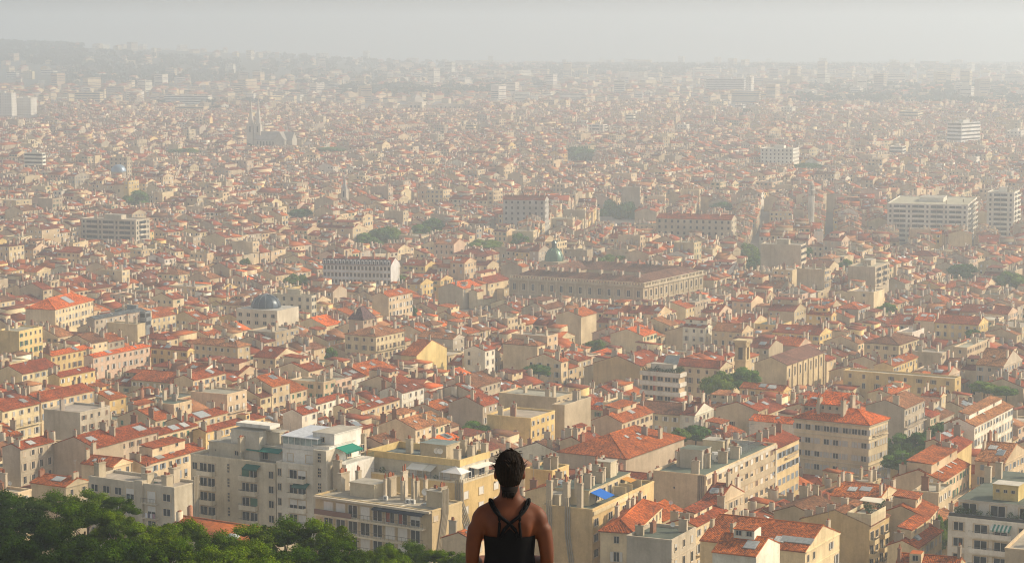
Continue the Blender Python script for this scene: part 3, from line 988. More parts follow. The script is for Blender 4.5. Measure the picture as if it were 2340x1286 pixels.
# ------------------------------------------------------------------ big near buildings
def near_blocks():
    r = random.Random(5)
    # grey block above the pines, left
    s = spec(frame(398, 1113, 203, 455, 440, 32), 'grey', 'flat', 'grey', wallc=(.56, .50, .39), H_=0)
    o = hero('apartment_block', 'low grey flat roofed block standing just above the pines, laundry on one balcony', 'apartment block', s, 'grey block above the pines')
    a, b, H = s['wx'] / 2, s['wy'] / 2, s['H']
    facade(o, s, 'Y', ['wwwb'] * 5, H - .8, 2.9, 'green', False, (.03, .14, .10), span=(-a, a * .12))
    facade(o, s, 'Y', ['bw'] * 5, H - .8, 2.9, 'white', False, (.05, .05, .05), span=(a * .3, a))
    wbox(o, s, 'Y', a * .12, a * .30, .5, -3, H + .5, 'stair_tower', 'plaster', (.50, .44, .34), inn=3.0)
    g = Geo(); g.box(a * -.1, a * .3, -b + .6, -b + 4.2, H - .45, H - .40, 'felt', (.05, .12, .06)); part('roof_patch', g, o)
    for x, y, h in ((-a + 1, -b + 2.2, 3.0), (a * -.05, b - 2, 2.6), (a * .25, -b + 2, 2.2), (a * .55, b - 1.5, 3.0), (a * .72, -b + 1.6, 2.4)):
        link('chimney', chimney_mesh(r.choice([0, 2, 4])), o, (x, y, H - .5), 0, None, (1.3, 2.0, h))
    for x in (.22, .5): link('satellite_dish', dish_mesh(), o, (a * x, b * .2, H), .7)
    flues(o, s, 'X', b * .55, 4, H - 9, H + 1.2, 0)
    g = Geo()
    for k, c in enumerate([(.7, .7, .72), (.08, .07, .12), (.6, .6, .62), (.35, .2, .25)]):
        g.box(a * .42 + k * .62, a * .42 + k * .62 + .5, -b - 1.22, -b - 1.17, H - 6.4, H - 5.5, 'cloth', c)
    part('laundry', g, o)
    # two joined stepped blocks with rounded balconies
    s1 = spec(frame(629, 1059, 436, 700, 450, 31), 'beige', 'flat', 'grey', wallc=(.66, .59, .45))
    o = hero('apartment_block', 'stepped cream block with green awnings and curved balconies, left of its white twin', 'apartment block', s1, 'cream stepped block', None, 115)
    a, b, H = s1['wx'] / 2, s1['wy'] / 2, s1['H']
    facade(o, s1, 'Y', ['wbb.s.bb.w'] * 5, H - .9, 2.95, 'green', True, balc=(.72, .66, .53))
    awning(o, s1, 'Y', a * .32, a * .66, H - .7, 1.4, (.015, .10, .075))
    penthouse(o, s1, -a * .72, a * .05, -b + 2.2, b - 1, 2.9, (.60, .55, .44), win=[('Y', .86, 1.2, 'bare', .9, .5), ('Y', .2, 1.3, 'bare', .3, .2)])
    ph = penthouse(o, s1, a * .05, a * .96, -b + 4.2, b - 1, 2.9, (.62, .58, .49), win=[('Y', .45, 1.2, 'door', 1.6, 1.1)])
    penthouse(o, s1, -a * .25, a * .42, -b + 3.0, b - 2, 5.7, (.66, .62, .53), win=[('Y', .45, 4.2, 'bare', .7, .5)])
    penthouse(o, s1, a * .42, a * .72, -b + 5.5, b - 2, 5.5, (.60, .53, .40), name='lift_house')
    g = Geo(); g.box(-a * .2, a * .6, -b + 4, b - 3, H + 5.9, H + 6.6, 'plaster', (.72, .70, .64)); part('roof_vent', g, o)
    aw = Geo(); z = H + 2.1
    aw.slab([(a * .12, -b + 2.6, z - .6), (a * .9, -b + 2.6, z - .6), (a * .9, -b + 4.2, z), (a * .12, -b + 4.2, z)], .06, 'cloth', (.01, .16, .13))
    part('awning', aw, o)
    link('air_conditioner', aircon_mesh(), o, (a * .08, -b + 4.0, H + 1.4))
    flat_clutter(o, s1, r, 4, 2, H + 2.5, (1.4, 2.4))
    s2 = spec(frame(745, 1067, 632, 840, 443, 31), 'white', 'flat', 'grey', wallc=(.74, .69, .58))
    o = hero('apartment_block', 'white stepped block with glazed veranda and green awning, right half of the pair', 'apartment block', s2, 'white stepped block', None, 100)
    a, b, H = s2['wx'] / 2, s2['wy'] / 2, s2['H']
    wh = (.82, .80, .75)
    facade(o, s2, 'Y', ['w.bbb.'] * 5, H - .6, 2.95, 'white', True, span=(-a, a - 3.2), balc=(.74, .69, .57))
    awning(o, s2, 'Y', -a * .25, a * .35, H - 3.6, 1.3, (.015, .10, .075))
    g = Geo(); g.box(a - 3.0, a + .12, -b - .12, -b + 3, 0, H + 3.2, 'plaster', (.60, .55, .45)); part('stair_tower', g, o)
    for k in range(6):
        for q in (-.4, .25, .9): 
            w = link('window', window_mesh('bare', 'white'), o, (a - 1.5, -b - .125, H + 1.5 - k * 2.95 + q)); w.scale = (.7, 1, .24)
    penthouse(o, s2, -a * .95, a * .5, -b + 1.6, b - 1, 2.9, wh, win=[('Y', .22, 1.3, 'roller', 1.2, .8), ('Y', .78, 1.3, 'roller', 1.8, .8)])
    g = Geo(); g.box(-a * .95, a * .45, -b + 1.8, b - 3, H + 2.5, H + 3.4, 'plaster', wh); 
    g.box(-a * .95, a * .45, -b + 1.8, b - 3, H + 3.4, H + 4.9, 'glass', (.30, .36, .34))
    for k in range(7):
        x = -a * .95 + a * 1.4 * k / 6
        g.box(x - .05, x + .05, -b + 1.75, -b + 1.82, H + 3.4, H + 4.9, 'paint', wh)
    g.slab([(-a, -b + 1.4, H + 5.0), (a * .48, -b + 1.4, H + 5.0), (a * .48, b - 2.6, H + 5.6), (-a, b - 2.6, H + 5.6)], .15, 'metal', (.66, .68, .70))
    part('glazed_veranda', g, o)
    penthouse(o, s2, a * .35, a * .98, -b + 1.2, b - 4, 4.2, wh, win=[('Y', .5, 3.2, 'bare', .7, .5)])
    penthouse(o, s2, a * .1, a * .96, -b + 3.2, b - 2, 6.4, wh, win=[('Y', .45, 5.2, 'bare', .8, .5)])
    penthouse(o, s2, a * .5, a * .9, b - 6, b - 1, 6.3, (.58, .50, .37), name='lift_house')
    awning(o, s2, 'X', -b + 3.2, -b + 9, H + 3.4, 2.6, (.01, .20, .14), .8)
    wbox(o, s2, 'X', -b + 2.5, b - 2, 3.0, -2, H + .4, 'terrace', 'plaster', wh)
    rail_part(o, s2, 'X', -b + 2.6, b - 2.2, 3.0, H + .4, (.03, .10, .08), 1.0)
    put_window(o, s2, 'X', b * .1, H + 1.7, 'door', 'white', 1.2, 1.0); put_window(o, s2, 'X', b * .75, H + 1.8, 'bare', 'white', 1.0, .8)
    put_window(o, s2, 'X', -b * .2, H - 2, 'roller', 'white', 2.0, 1.2)
    link('chimney', chimney_mesh(0), o, (a - 1, b - .8, H), 0, None, (2.2, .7, 4.6)); link('chimney', chimney_mesh(0), o, (a + 1.6, -b + 1.6, H - 3), 0, None, (1.6, .8, 4.4))
    # flat block with long balconies, in front
    s = spec(frame(987, 1166, 721, 1056, 400, 33), 'beige', 'flat', 'grey', wallc=(0.56, 0.44, 0.25), tilec=(.36, .32, .25), parapet=.3)
    o = hero('apartment_block', 'flat roofed tan block with long railed balconies and many roof chimneys, behind the pines', 'apartment block', s, 'tan block with long balconies')
    a, b, H = s['wx'] / 2, s['wy'] / 2, s['H']
    for k in range(5):
        z = H - .75 - k * 2.95
        zf = z - 2.55
        wbox(o, s, 'Y', -a + .6, a - 1.2, 1.2, zf - .3, zf, 'balcony', 'plaster', (.72, .63, .46))
        rail_part(o, s, 'Y', -a + .6, a - 1.2, 1.15, zf, (.12, .10, .09), 1.0, .9)
        pat = 'RRwRwwwh' if k == 0 else 'wwwwwRRw' if k == 1 else 'RRwRwwRw'
        for i, chh in enumerate(pat):
            p = -a + 1.6 + (2 * a - 3.8) * (i + .5) / 8
            put_window(o, s, 'Y', p, zf + 1.18, {'R': 'roller', 'w': 'door', 'h': 'half'}[chh], 'white', 1.85, 1.2)
        if k == 0:
            g = Geo(); g.box(-a + .6, -a * .3, -b - 1.19, -b - 1.16, zf + .05, zf + .95, 'cloth', (.22, .12, .09)); part('screen_cloth', g, o)
            for i in (5, 6):
                p = -a + 1.6 + (2 * a - 3.8) * (i + .5) / 8
                g = Geo(); g.box(p - .75, p - .05, -b - .07, -b - .05, zf + .2, zf + 2.2, 'cloth', (.30, .05, .015)); part('curtain', g, o)
    awning(o, s, 'Y', a * .05, a - 1.2, H - .55, 1.3, (.012, .02, .045), .25)
    for k in (-1,): wbox(o, s, 'Y', -a + .05, a - .05, .8, H - .5, H - .1, 'eaves_slab', 'plaster', (.60, .53, .41))
    penthouse(o, s, -a * .62, -a * .2, b - 5.5, b - 1, 2.4, (.56, .48, .34))
    penthouse(o, s, a * .72, a * .98, -b + 3.5, b - 4.5, 2.8, (.56, .47, .32))
    for x, y, sx, sy, h in ((-.92, .5, .9, 2.6, 3.4), (-.72, .75, .7, 1.0, 3.8), (-.12, .65, .8, 2.2, 3.6), (-.05, .0, .5, .5, 3.8), (.08, .75, .6, 1.6, 4.8), (.2, .2, .5, .8, 3.6), (.3, .5, .5, .6, 3.9), (.42, .3, .5, .8, 3.8), (.46, .7, .5, .8, 3.8), (.62, .75, 1.8, .7, 2.4), (.9, .1, .7, 1.8, 3.6)):
        link('chimney', chimney_mesh(r.choice([0, 2, 4])), o, (x * a, y * b, H - .3), 0, None, (sx, sy, h))
    for x, y in ((-.02, -.1), (.38, -.15), (.45, -.1)): link('air_conditioner', aircon_mesh(), o, (x * a, y * b, H - .3))
    link('satellite_dish', dish_mesh(), o, (a * .5, b * .5, H + .3), .8, None, (1.5, 1.5, 1.5))
    link('skylight', skylight_mesh(2), o, (a * .7, 0, H - .3), 0, None, (2.4, 1.6, 2))
    for x0, y0, x1, y1 in ((-.05, -.05, -.25, -.8), (.38, -.2, .2, -.9), (.45, -.2, .42, -.95)):
        g = Geo(); g.tube([(x0 * a, y0 * b, H - .2), (x1 * a, y1 * b, H - .2)], .07, 'plaster', (.75, .72, .64), 5); part('roof_pipe', g, o)
    flues(o, s, 'X', -b * .35, 5, H - 8.5, H + 3.2, 1.6)
    put_window(o, s, 'X', -b * .75, H - 1.6, 'roller', 'beige', 1.2, .5)
    put_window(o, s, 'X', b * .45, H - 4, 'bare', 'white', .5, .35)
    # yellow block with terrace pergolas, behind the woman
    s = spec(frame(1056, 1102, 822, 1142, 440, 31), 'yellow', 'flat', 'grey', wallc=(0.64, 0.47, 0.21), parapet=.9, parc=(.66, .58, .42))
    o = hero('apartment_block', 'yellow block with white terrace canopies and a blue grey roof, behind the woman', 'apartment block', s, 'yellow block with terrace canopies')
    a, b, H = s['wx'] / 2, s['wy'] / 2, s['H']
    facade(o, s, 'X', ['R.R.R', 'R.R.R', 'R.R.R', 'R.R.R'], H - 1.2, 3.0, 'white', True)
    penthouse(o, s, -a + .4, a - 2.2, -b + 2.6, b - .5, 3.2, (.60, .56, .46), (.12, .15, .16), [('Y', .5, 1.5, 'roller', 1.6, 1), ('Y', .86, 1.5, 'roller', 1.6, 1), ('X', .4, 1.5, 'door', 2, 1.1), ('X', .75, 1.5, 'door', 2, 1.1)])
    g = Geo(); x0, x1, y0, y1, z = -a + .2, a - 2.0, -b + 2.4, b - .3, H + 2.3
    for q in ((x0, x1, y0, y0 + .3), (x1 - .3, x1, y0 + .3, y1 - .3), (x0, x1, y1 - .3, y1), (x0, x0 + .3, y0 + .3, y1 - .3)): g.box(*q, z + .2, z + 1.5, 'plaster', (.66, .50, .22), bottom=True)
    part('yellow_parapet', g, o)
    penthouse(o, s, -a * .1, a * .4, -b * .2, b * .5, 2.6, (.56, .47, .32), (.20, .24, .23), z=H + 3.0, name='lift_house')
    for x, y, h in ((-.55, .4, 3.4), (-.3, .5, 3.6), (.58, -.1, 3.0), (.7, .3, 3.6), (.35, .85, 3.8), (.55, .9, 3.4), (.78, .8, 3.6), (.2, .92, 3.2)):
        link('chimney', chimney_mesh(r.choice([0, 2, 4])), o, (x * a, y * b, H + 2.7), 0, None, (1.2, 1.0, h * .8))
    for x in (.25, .32): link('satellite_dish', dish_mesh(), o, (a * x, -b * .3, H + 3.6), .6, None, (1.3, 1.3, 1.3))
    for x0, x1, c in ((-.1, .22, (.74, .72, .64)), (.23, .38, (.60, .58, .50))):
        g = Geo(); g.slab([(x0 * a, -b + .3, H + 1.4), (x1 * a, -b + .3, H + 1.4), (x1 * a, -b + 2.5, H + 2.2), (x0 * a, -b + 2.5, H + 2.2)], .08, 'cloth', c)
        for x in (x0, (x0 + x1) / 2, x1): g.box(x * a - .05, x * a + .05, -b + .35, -b + .43, H - .9, H + 1.4, 'paint', (.2, .2, .2) if x0 > .2 else (.7, .7, .66))
        part('canopy', g, o)
    g = Geo()
    x0, x1, y0, y1, z = a * .55, a * .97, -b + .3, -b + 4.0, H + 1.5
    xm, ym = (x0 + x1) / 2, (y0 + y1) / 2
    for p, q in (((x0, y0), (x1, y0)), ((x1, y0), (x1, y1)), ((x1, y1), (x0, y1)), ((x0, y1), (x0, y0))): g.face([(*p, z), (*q, z), (xm, ym, z + 1.1)], 'cloth', (.76, .74, .70))
    for x, y in ((x0, y0), (x1, y0), (x1, y1), (x0, y1)): g.box(x - .06, x + .06, y - .06, y + .06, H - .9, z, 'paint', (.7, .7, .68))
    part('white_gazebo', g, o)
    g = Geo(); g.slab([(a * .5, -b + 6, H + 2.2), (a * .98, -b + 6, H + 1.7), (a * .98, b - 1, H + 1.7), (a * .5, b - 1, H + 2.2)], .1, 'cloth', (.74, .72, .66)); part('canopy', g, o)
    rail_part(o, s, 'X', -b + .3, b - .3, .05, H, (.2, .2, .2), .8, .8); rail_part(o, s, 'Y', -a + .3, a - .3, .05, H, (.2, .2, .2), .7, 1.2)
    flues(o, s, 'Y', a * .88, 5, H - 10, H + .6, -2.2)
    for x in (-.85, -.6, .44): potted(o, (x * a, -b + 1.0, H - .9), r)
    # long yellow roofed block right of the woman
    s = spec(frame(1354, 1163, 1238, 1494, 420, 26), 'yellow', 'flat', 'green', wallc=(0.64, 0.48, 0.24), parapet=.6)
    o = hero('apartment_block', 'long flat roofed yellow block right of the woman, small blue awning on its terrace', 'apartment block', s, 'long block with blue awning')
    a, b, H = s['wx'] / 2, s['wy'] / 2, s['H']
    facade(o, s, 'X', ['w.w.wwww.', 'ww.wwwww.', 'w.wwww.ww', 'w.w.wwww.', 'ww.wwww.w'], H - 1.3, 2.9, 'white', True)
    wbox(o, s, 'X', -b + .1, b * .5, .25, H - 1.2, H - .5, 'band', 'plaster', (.66, .56, .36))
    penthouse(o, s, -a + .5, a - 3.0, -b + 5, b - 5, 2.8, (.62, .52, .32), GREENFELT, [('X', t, 1.3, 'door', 1.5, 1.05) for t in (.2, .35, .5, .65, .8)])
    g = Geo(); z = H + 1.9
    g.slab([(a - 2.9, -b + 5.5, z), (a + .1, -b + 5.5, z - 1.0), (a + .1, -b + 10.0, z - 1.0), (a - 2.9, -b + 10.0, z)], .07, 'cloth', (.012, .13, .50)); part('blue_awning', g, o)
    g = Geo(); g.slab([(a - 2.9, b * .35, z), (a - .9, b * .35, z - .5), (a - .9, b * .55, z - .5), (a - 2.9, b * .55, z)], .07, 'cloth', (.50, .25, .06)); part('orange_awning', g, o)
    for t in (.1, .3, .62): wbox(o, s, 'X', b * t, b * t + .2, -.3, H - .5, H + 1.2, 'terrace_divider', 'plaster', (.62, .52, .34), inn=2.9)
    penthouse(o, s, -a * .4, a * .2, b * .2, b * .4, 3.0, (.56, .49, .35), z=H + 2.3, name='lift_house')
    for k in range(16): link('chimney', chimney_mesh(r.choice([0, 2, 4])), o, (r.uniform(-.9, .3) * a, (-.75 + k * .1) * b, H + 2.3), 0, None, (*r.choice([(.6, 1.3), (1.3, .6), (.9, .9)]), r.uniform(1.8, 3.2)))
    for x in (-.75, -.1, .45): link('chimney', chimney_mesh(0), o, (x * a, -b + .7, H - .6), 0, None, (1.0, .9, 5.2))
    flues(o, s, 'Y', -a * .78, 3, H - 16, H + 1.0, 0); flues(o, s, 'Y', -a * .05, 3, H - 16, H + 1.8, -1.4)
    penthouse(o, s, -a + .3, -a * .45, -b + 1.5, -b + 6, 2.2, (.52, .46, .35), name='store')
    # white block with window bands
    s = spec(frame(1613, 1085, 1493, 1773, 510, 27), 'beige', 'flat', 'green', wallc=(0.64, 0.51, 0.33), parapet=.5)
    o = hero('apartment_block', 'long cream block with horizontal window bands and air conditioners on its green roof', 'apartment block', s, 'cream block with window bands', None, 95)
    a, b, H = s['wx'] / 2, s['wy'] / 2, s['H']
    for k in range(7):
        z = H - 1.0 - k * 2.85
        wbox(o, s, 'X', -b + .15, b - 1.2, .22, z - 2.75, z - 1.45, 'band', 'plaster', (.54, .45, .31))
        n = 13
        for i in range(n):
            p = -b + .3 + (2 * b - 1.7) * (i + .5) / n
            put_window(o, s, 'X', p, z - .78, r.choice(['bare', 'bare', 'roller', 'half', 'roller']), r.choice(['white', 'white', 'beige', 'brown']), 1.5, .66)
    wbox(o, s, 'X', b - 1.1, b + .05, .3, -3, H - .3, 'end_pier', 'plaster', (.66, .59, .45))
    wbox(o, s, 'X', -b - .02, b - 1.1, .26, H - 1.0, H - .3, 'band', 'plaster', (.66, .60, .48))
    for t in (-.35,):
        for k in range(3): wbox(o, s, 'Y', a * t, a * t + 2.0, -.05, H - 6.6 - k * 5.2, H - 3.0 - k * 5.2, 'recess_panel', 'plaster', (.46, .40, .31), inn=.12); put_window(o, s, 'Y', a * t + 1, H - 2.6 - k * 5.2 - .9, 'bare', 'white', .4, .25)
    for k in range(4):
        g = Geo(); x = a * .72 + k * .42; g.tube([(x, -b - .16, -2), (x, -b - .16, H - .3)], .12, 'plaster', (.25, .19, .14), 6); part('drain_pipe', g, o)
    penthouse(o, s, -a * .55, a * .3, -b * .62, -b * .38, 4.2, (.46, .42, .34), GREENFELT)
    penthouse(o, s, -a * .7, a * .1, b * .1, b * .3, 3.6, (.60, .52, .34), win=[('X', .5, 1.6, 'roller', 1.2, .9)], name='lift_house')
    for k in range(9): link('chimney', chimney_mesh(r.choice([0, 2, 4, 5])), o, (r.uniform(-.7, .7) * a, r.uniform(-.9, .35) * b, H - .5), 0, None, (*r.choice([(2.2, .8), (.7, .7), (1.6, .7)]), r.uniform(1.8, 4.2)))
    for k in range(6): link('air_conditioner', aircon_mesh(), o, (r.uniform(-.5, .5) * a, b * (-.15 + k * .09), H - .5), .3, None, (2.6, 2.2, 2.4))
    for k in range(6): 
        x, y = r.uniform(-.8, .7) * a, b * r.uniform(.3, .9); link('aerial', aerial_mesh(), o, (x, y, H), 0, None, (1.5, 1.5, 1.6 + r.random()))
    for k in range(10):
        g = Geo(); y = b * (.35 + .06 * k); g.box(-a * .7, a * .7, y, y + .15, H + .25, H + .4, 'metal', (.33, .33, .32)); g.box(-a*.7, -a*.7+.1, y, y+.1, H-.5, H+.25, 'metal', (.3,.3,.3)); g.box(a*.6, a*.6+.1, y, y+.1, H-.5, H+.25, 'metal', (.3,.3,.3)); part('roof_pipe', g, o)
    # classical house with orange roof
    s = spec(frame(1986, 968, 1815, 2029, 590, 33), 'beige', 'hip', 'bright orange', pitch=.42, wallc=(.68, .57, .38), oh=.5)
    o = hero('classical_house', 'large five storey stone house with bright orange hipped roof and rows of shuttered windows', 'house', s, 'orange roofed classical house', None, 118)
    a, b, H = s['wx'] / 2, s['wy'] / 2, s['H']
    facade(o, s, 'Y', ['oooooooo'.replace('oo', 'ow', 1), 'oocwocco', 'woococco', 'ccocwcco', 'cococwcc'], H - .7, 3.45, 'pale grey')
    facade(o, s, 'X', ['ccccccc', 'ccwcccc', 'ccccocc', 'ccccccc', 'ccccccc'], H - .7, 3.45, 'pale grey')
    for k, w in ((0, .35), (1, .3), (3, .22)):
        z = H - .55 - k * 3.45
        wbox(o, s, 'Y', -a - w + .01, a + w - .01, w, z - .2, z, 'string_course', 'plaster', (.60, .51, .36)); wbox(o, s, 'X', -b + .02, b - .02, w, z - .2, z, 'string_course', 'plaster', (.60, .51, .36))
    rail_part(o, s, 'X', -b * .6, b * .7, .7, H - 3.4); wbox(o, s, 'X', -b * .6, b * .7, .7, H - 3.6, H - 3.41, 'balcony', 'plaster', STONE)
    for x0, x1, y0, y1, zz in ((-.55, .2, -.5, .5, 3.6), (-.98, -.5, -.3, .6, 2.6)):
        g = Geo(); g.box(x0 * a, x1 * a, y0 * b, y1 * b, H, H + zz, 'plaster', (.52, .45, .34))
        g.slab([(x0 * a - .3, y0 * b - .4, H + zz + .05), (x1 * a + .3, y0 * b - .4, H + zz + .05), (x1 * a + .3, y1 * b + .3, H + zz + 2.4), (x0 * a - .3, y1 * b + .3, H + zz + 2.4)], .2, 'tile', TILE['bright orange'], [(0, 0), (6, 0), (6, 6), (0, 6)])
        d = part('attic', g, o)
        for q in (.25, .5, .75):
            w = link('window', window_mesh('bare', 'white'), d, ((x0 + (x1 - x0) * q) * a, y0 * b, H + zz - 1)); w.scale = (.7, 1, .45)
    for x, y in ((-.95, -.2), (-.45, -.5), (-.4, .55), (.25, .2), (.2, -.55), (-.8, .7)): link('chimney', chimney_mesh(0), o, (x * a, y * b, roof_z(s, x * a, y * b) + .5), 0, None, (.8, 1.8, 3.4))
    link('skylight', skylight_mesh(0), o, (-.75 * a, .1 * b, H + 4.2), 0, None, (2, 2, 1))
    # house between the banded block and the classical house
    s = spec(frame(1767, 1026, 1690, 1826, 548, 27), 'cream', 'gy', 'red', wallc=(0.68, 0.53, 0.29), nchim=4, fx=False, sky=[(.5, .3, 1, 1.2, 1)])
    o = hero('townhouse', 'tall cream townhouse with grey shutters, squeezed between banded block and classical house', 'house', s, None, None, 110)
    b = s['wy'] / 2
    facade(o, s, 'X', ['oooooc', 'oooooo', 'cccccc', 'cocccc', 'occccc'], s['H'] - .6, 3.3, 'blue grey')
    rail_part(o, s, 'X', -b * .1, b * .8, .7, s['H'] - 3.4); wbox(o, s, 'X', -b * .1, b * .8, .7, s['H'] - 3.6, s['H'] - 3.41, 'balcony', 'plaster', STONE)
    for k in range(4): y = (-.8 + .5 * k) * b; link('chimney', chimney_mesh(k), o, (0, y, roof_z(s, 0, y)), 0, None, (1.4, .6, 2))
    # beige house with roof terrace
    s = spec(frame(1987, 1200, 1830, 2032, 440, 28), 'yellow', 'gy', 'brown', pitch=.34, wallc=(0.59, 0.44, 0.22), ohe=.0)
    o = hero('house', 'tall ochre walled house with brown tiles and a planted roof terrace at its corner', 'house', s, 'ochre house with roof terrace')
    a, b, H = s['wx'] / 2, s['wy'] / 2, s['H']
    facade(o, s, 'X', ['bwbw', 'bwbw', 'bwbw', 'bwbw'], H - 1.0, 2.7, 'white', True, balc=(.66, .54, .33))
    g = Geo(); x0, x1, y0, y1 = a * .35, a - .05, -b + .3, b * .5
    g.box(x0, x1 + .3, y0 - .2, y1, H - .6, H + 1.4, 'plaster', (.60, .50, .34), top=('felt', (.40, .36, .28))); part('roof_terrace', g, o)
    g = Geo(); z = H + 1.4
    for q in ((x0, x1 + .3, y0 - .2, y0), (x1 + .1, x1 + .3, y0, y1), (x0, x0 + .2, y0, y1)): g.box(*q, z, z + .8, 'plaster', (.66, .58, .40))
    part('terrace_wall', g, o)
    for k in range(6): potted(o, (r.uniform(x0 + .6, x1), r.uniform(y0 + .5, y1 - .4), z), r)
    g = Geo(); g.slab([(x0 + .2, y1 - 2.4, z + 2.0), (x1, y1 - 2.4, z + 1.8), (x1, y1, z + 2.3), (x0 + .2, y1, z + 2.3)], .07, 'cloth', (.74, .68, .55)); part('awning', g, o)
    for k in range(3): link('chimney', chimney_mesh(1), o, (-a * .8 + k * 2.3, -b + .6, roof_z(s, -a * .8 + k * 2.3, 0)), 0, None, (1.6, .5, 1.3))
    link('chimney', chimney_mesh(2), o, (-a * .05, b * .1, H + 2), 0, None, (1.3, .9, 1.6))
    # white balcony block, lower right
    s = spec(frame(2440, 1205, 2166, 2540, 415, 28), 'white', 'flat', 'green', wallc=(.78, .74, .65), parapet=.3)
    o = hero('apartment_block', 'white balcony block with planted terrace and striped awning, at the lower right edge', 'apartment block', s, 'white balcony block')
    a, b, H = s['wx'] / 2, s['wy'] / 2, s['H']
    wh = (.80, .77, .70)
    for k in range(5):
        z = H - .4 - k * 3.0
        for t0, t1 in ((-.62, .1), (.45, .98)):
            q0, q1 = t0 * a, t1 * a
            wbox(o, s, 'Y', q0, q1, 1.3, z - 3.0, z - 2.8, 'balcony', 'plaster', wh)
            wbox(o, s, 'Y', q0, q1, 1.32, z - 2.8, z - 2.05, 'parapet', 'plaster', wh, inn=-1.18)
            rail_part(o, s, 'Y', q0, q1, 1.25, z - 2.05, (.2, .2, .2), .3, .8)
            for q in (.25, .72): put_window(o, s, 'Y', q0 + (q1 - q0) * q, z - 1.72, 'wide', 'white', 2.3, 1.08)
        put_window(o, s, 'Y', -.82 * a, z - 1.4, 'wide', 'brown', 1.7, .85); put_window(o, s, 'Y', .28 * a, z - 1.4, 'wide', 'brown', 1.7, .85)
    awning(o, s, 'Y', -.25 * a, .08 * a, H - .75, 1.5, (.62, .62, .55), .8, (.05, .22, .16))
    g = Geo(); g.box(-a + .1, a - .1, -b - .06, -b + .35, H + .03, H + .6, 'metal', (.03, .035, .04)); part('planter', g, o)
    penthouse(o, s, -a * .9, a * .98, -b + 2.6, b - .6, 3.0, (.66, .62, .55), GREENFELT, [('Y', t, 1.45, 'wide', 2.6, 1.1) for t in (.1, .36, .62, .86)])
    for k in range(22): potted(o, (-a * .9 + 1.8 * a * r.random(), -b + r.uniform(.5, 1.6), H - .3), r)
    penthouse(o, s, -a * .38, a * .05, -b + 5, -b + 9, 2.7, (.66, .52, .22), (.55, .52, .45), [('Y', t, 1.6, 'bare', .6, .3) for t in (.2, .5, .8)], z=H + 3.0, name='lift_house')
    for x, y in ((-.86, .2), (-.8, .5), (-.2, .8), (-.1, .85), (.3, .5)): link('chimney', chimney_mesh(2), o, (x * a, y * b, H + 3.1), 0, None, (1.2, .9, 3))
    # white terraces, modern
    s = spec(frame(1552, 853, 1466, 1564, 705, 30), 'white', 'flat', 'grey', wallc=(0.58, 0.42, 0.25), parapet=.4)
    o = hero('apartment_block', 'modern block of white stacked terraces with a planted roof garden', 'apartment block', s, 'white terraced block')
    a, b, H = s['wx'] / 2, s['wy'] / 2, s['H']
    for k in range(6):
        z = H - k * 3.0
        for face, L in (('Y', a), ('X', b)): wbox(o, s, face, -L - .4, L + .2, .55, z - 1.3, z - .05, 'parapet', 'plaster', (.72, .69, .62))
        for i in range(5): put_window(o, s, 'Y', -a + 2 * a * (i + .5) / 5, z - 2.2, 'wide', 'white', 1.8, .7)
        wbox(o, s, 'Y', -.35 * a, -.25 * a, .3, z - 2.9, z - 1.3, 'pier', 'plaster', (.45, .13, .07))
    penthouse(o, s, -a * .6, a * .6, -b * .4, b * .8, 2.6, (.66, .63, .56))
    g = Geo(); g.slab([(a * .1, -b * .5, H + 3), (a * .8, -b * .2, H + 2.5), (a * .8, b * .6, H + 5), (a * .1, b * .6, H + 5)], .2, 'metal', (.35, .38, .36)); part('canopy', g, o)
    for k in range(16): potted(o, (-a + 2 * a * k / 15, -b + .6, H - .4), r)
    for k in range(8): potted(o, (a - .6, -b + 2 * b * k / 7, H - .4), r)

def potted(root, p, r):
    """a planted shrub on a terrace"""
    key = ('pot', r.randrange(3))
    if key not in CACHE:
        g = Geo(); q = random.Random(key[1])
        g.lathe([(.18, 0), (.26, .4), (.22, .4)], 'plaster', (.35, .16, .08), 8)
        leaf_ball(g, (0, 0, .95), (.55, .55, .6), 70, .24, q, (.045, .085, .02))
        CACHE[key] = g.mesh('potted_shrub')
    k = r.uniform(.8, 1.6)
    link('potted_shrub', CACHE[key], root, p, r.uniform(0, 6), None, (k, k, k))

def leaf_ball(g, c, rad, n, size, r, col, low=-1.0, shell=.72, jit=.13):
    for _ in range(n):
        while True:
            u = Vector((r.gauss(0, 1), r.gauss(0, 1), r.gauss(0, 1)))
            if u.length < .01: continue
            u.normalize()
            if u.z >= low: break
        k = shell + (1 - shell) * r.random() ** .6
        k *= r.uniform(1 - jit, 1 + jit * .85)
        p = Vector((c[0] + u.x * rad[0] * k, c[1] + u.y * rad[1] * k, c[2] + u.z * rad[2] * k))
        nrm = (u + Vector((r.gauss(0, .5), r.gauss(0, .5), r.gauss(0, .5) + .25))).normalized()
        t = nrm.cross(Vector((r.gauss(0, 1), r.gauss(0, 1), r.gauss(0, 1)))).normalized()
        w = nrm.cross(t)
        s = size * r.uniform(.6, 1.35)
        t = t * s; w = w * s * r.uniform(.45, .8)
        f = r.uniform(.72, 1.35)
        cc = (col[0] * f * r.uniform(.85, 1.2), col[1] * f, col[2] * f * r.uniform(.8, 1.2))
        q = p + nrm * (-.15 * s)
        g.face([tuple(q - t * .5 - w * .35), tuple(q + t * .2 - w * .5), tuple(p + t * .55 + w * .1), tuple(q + w * .5)], 'leaf', cc)
near_blocks()

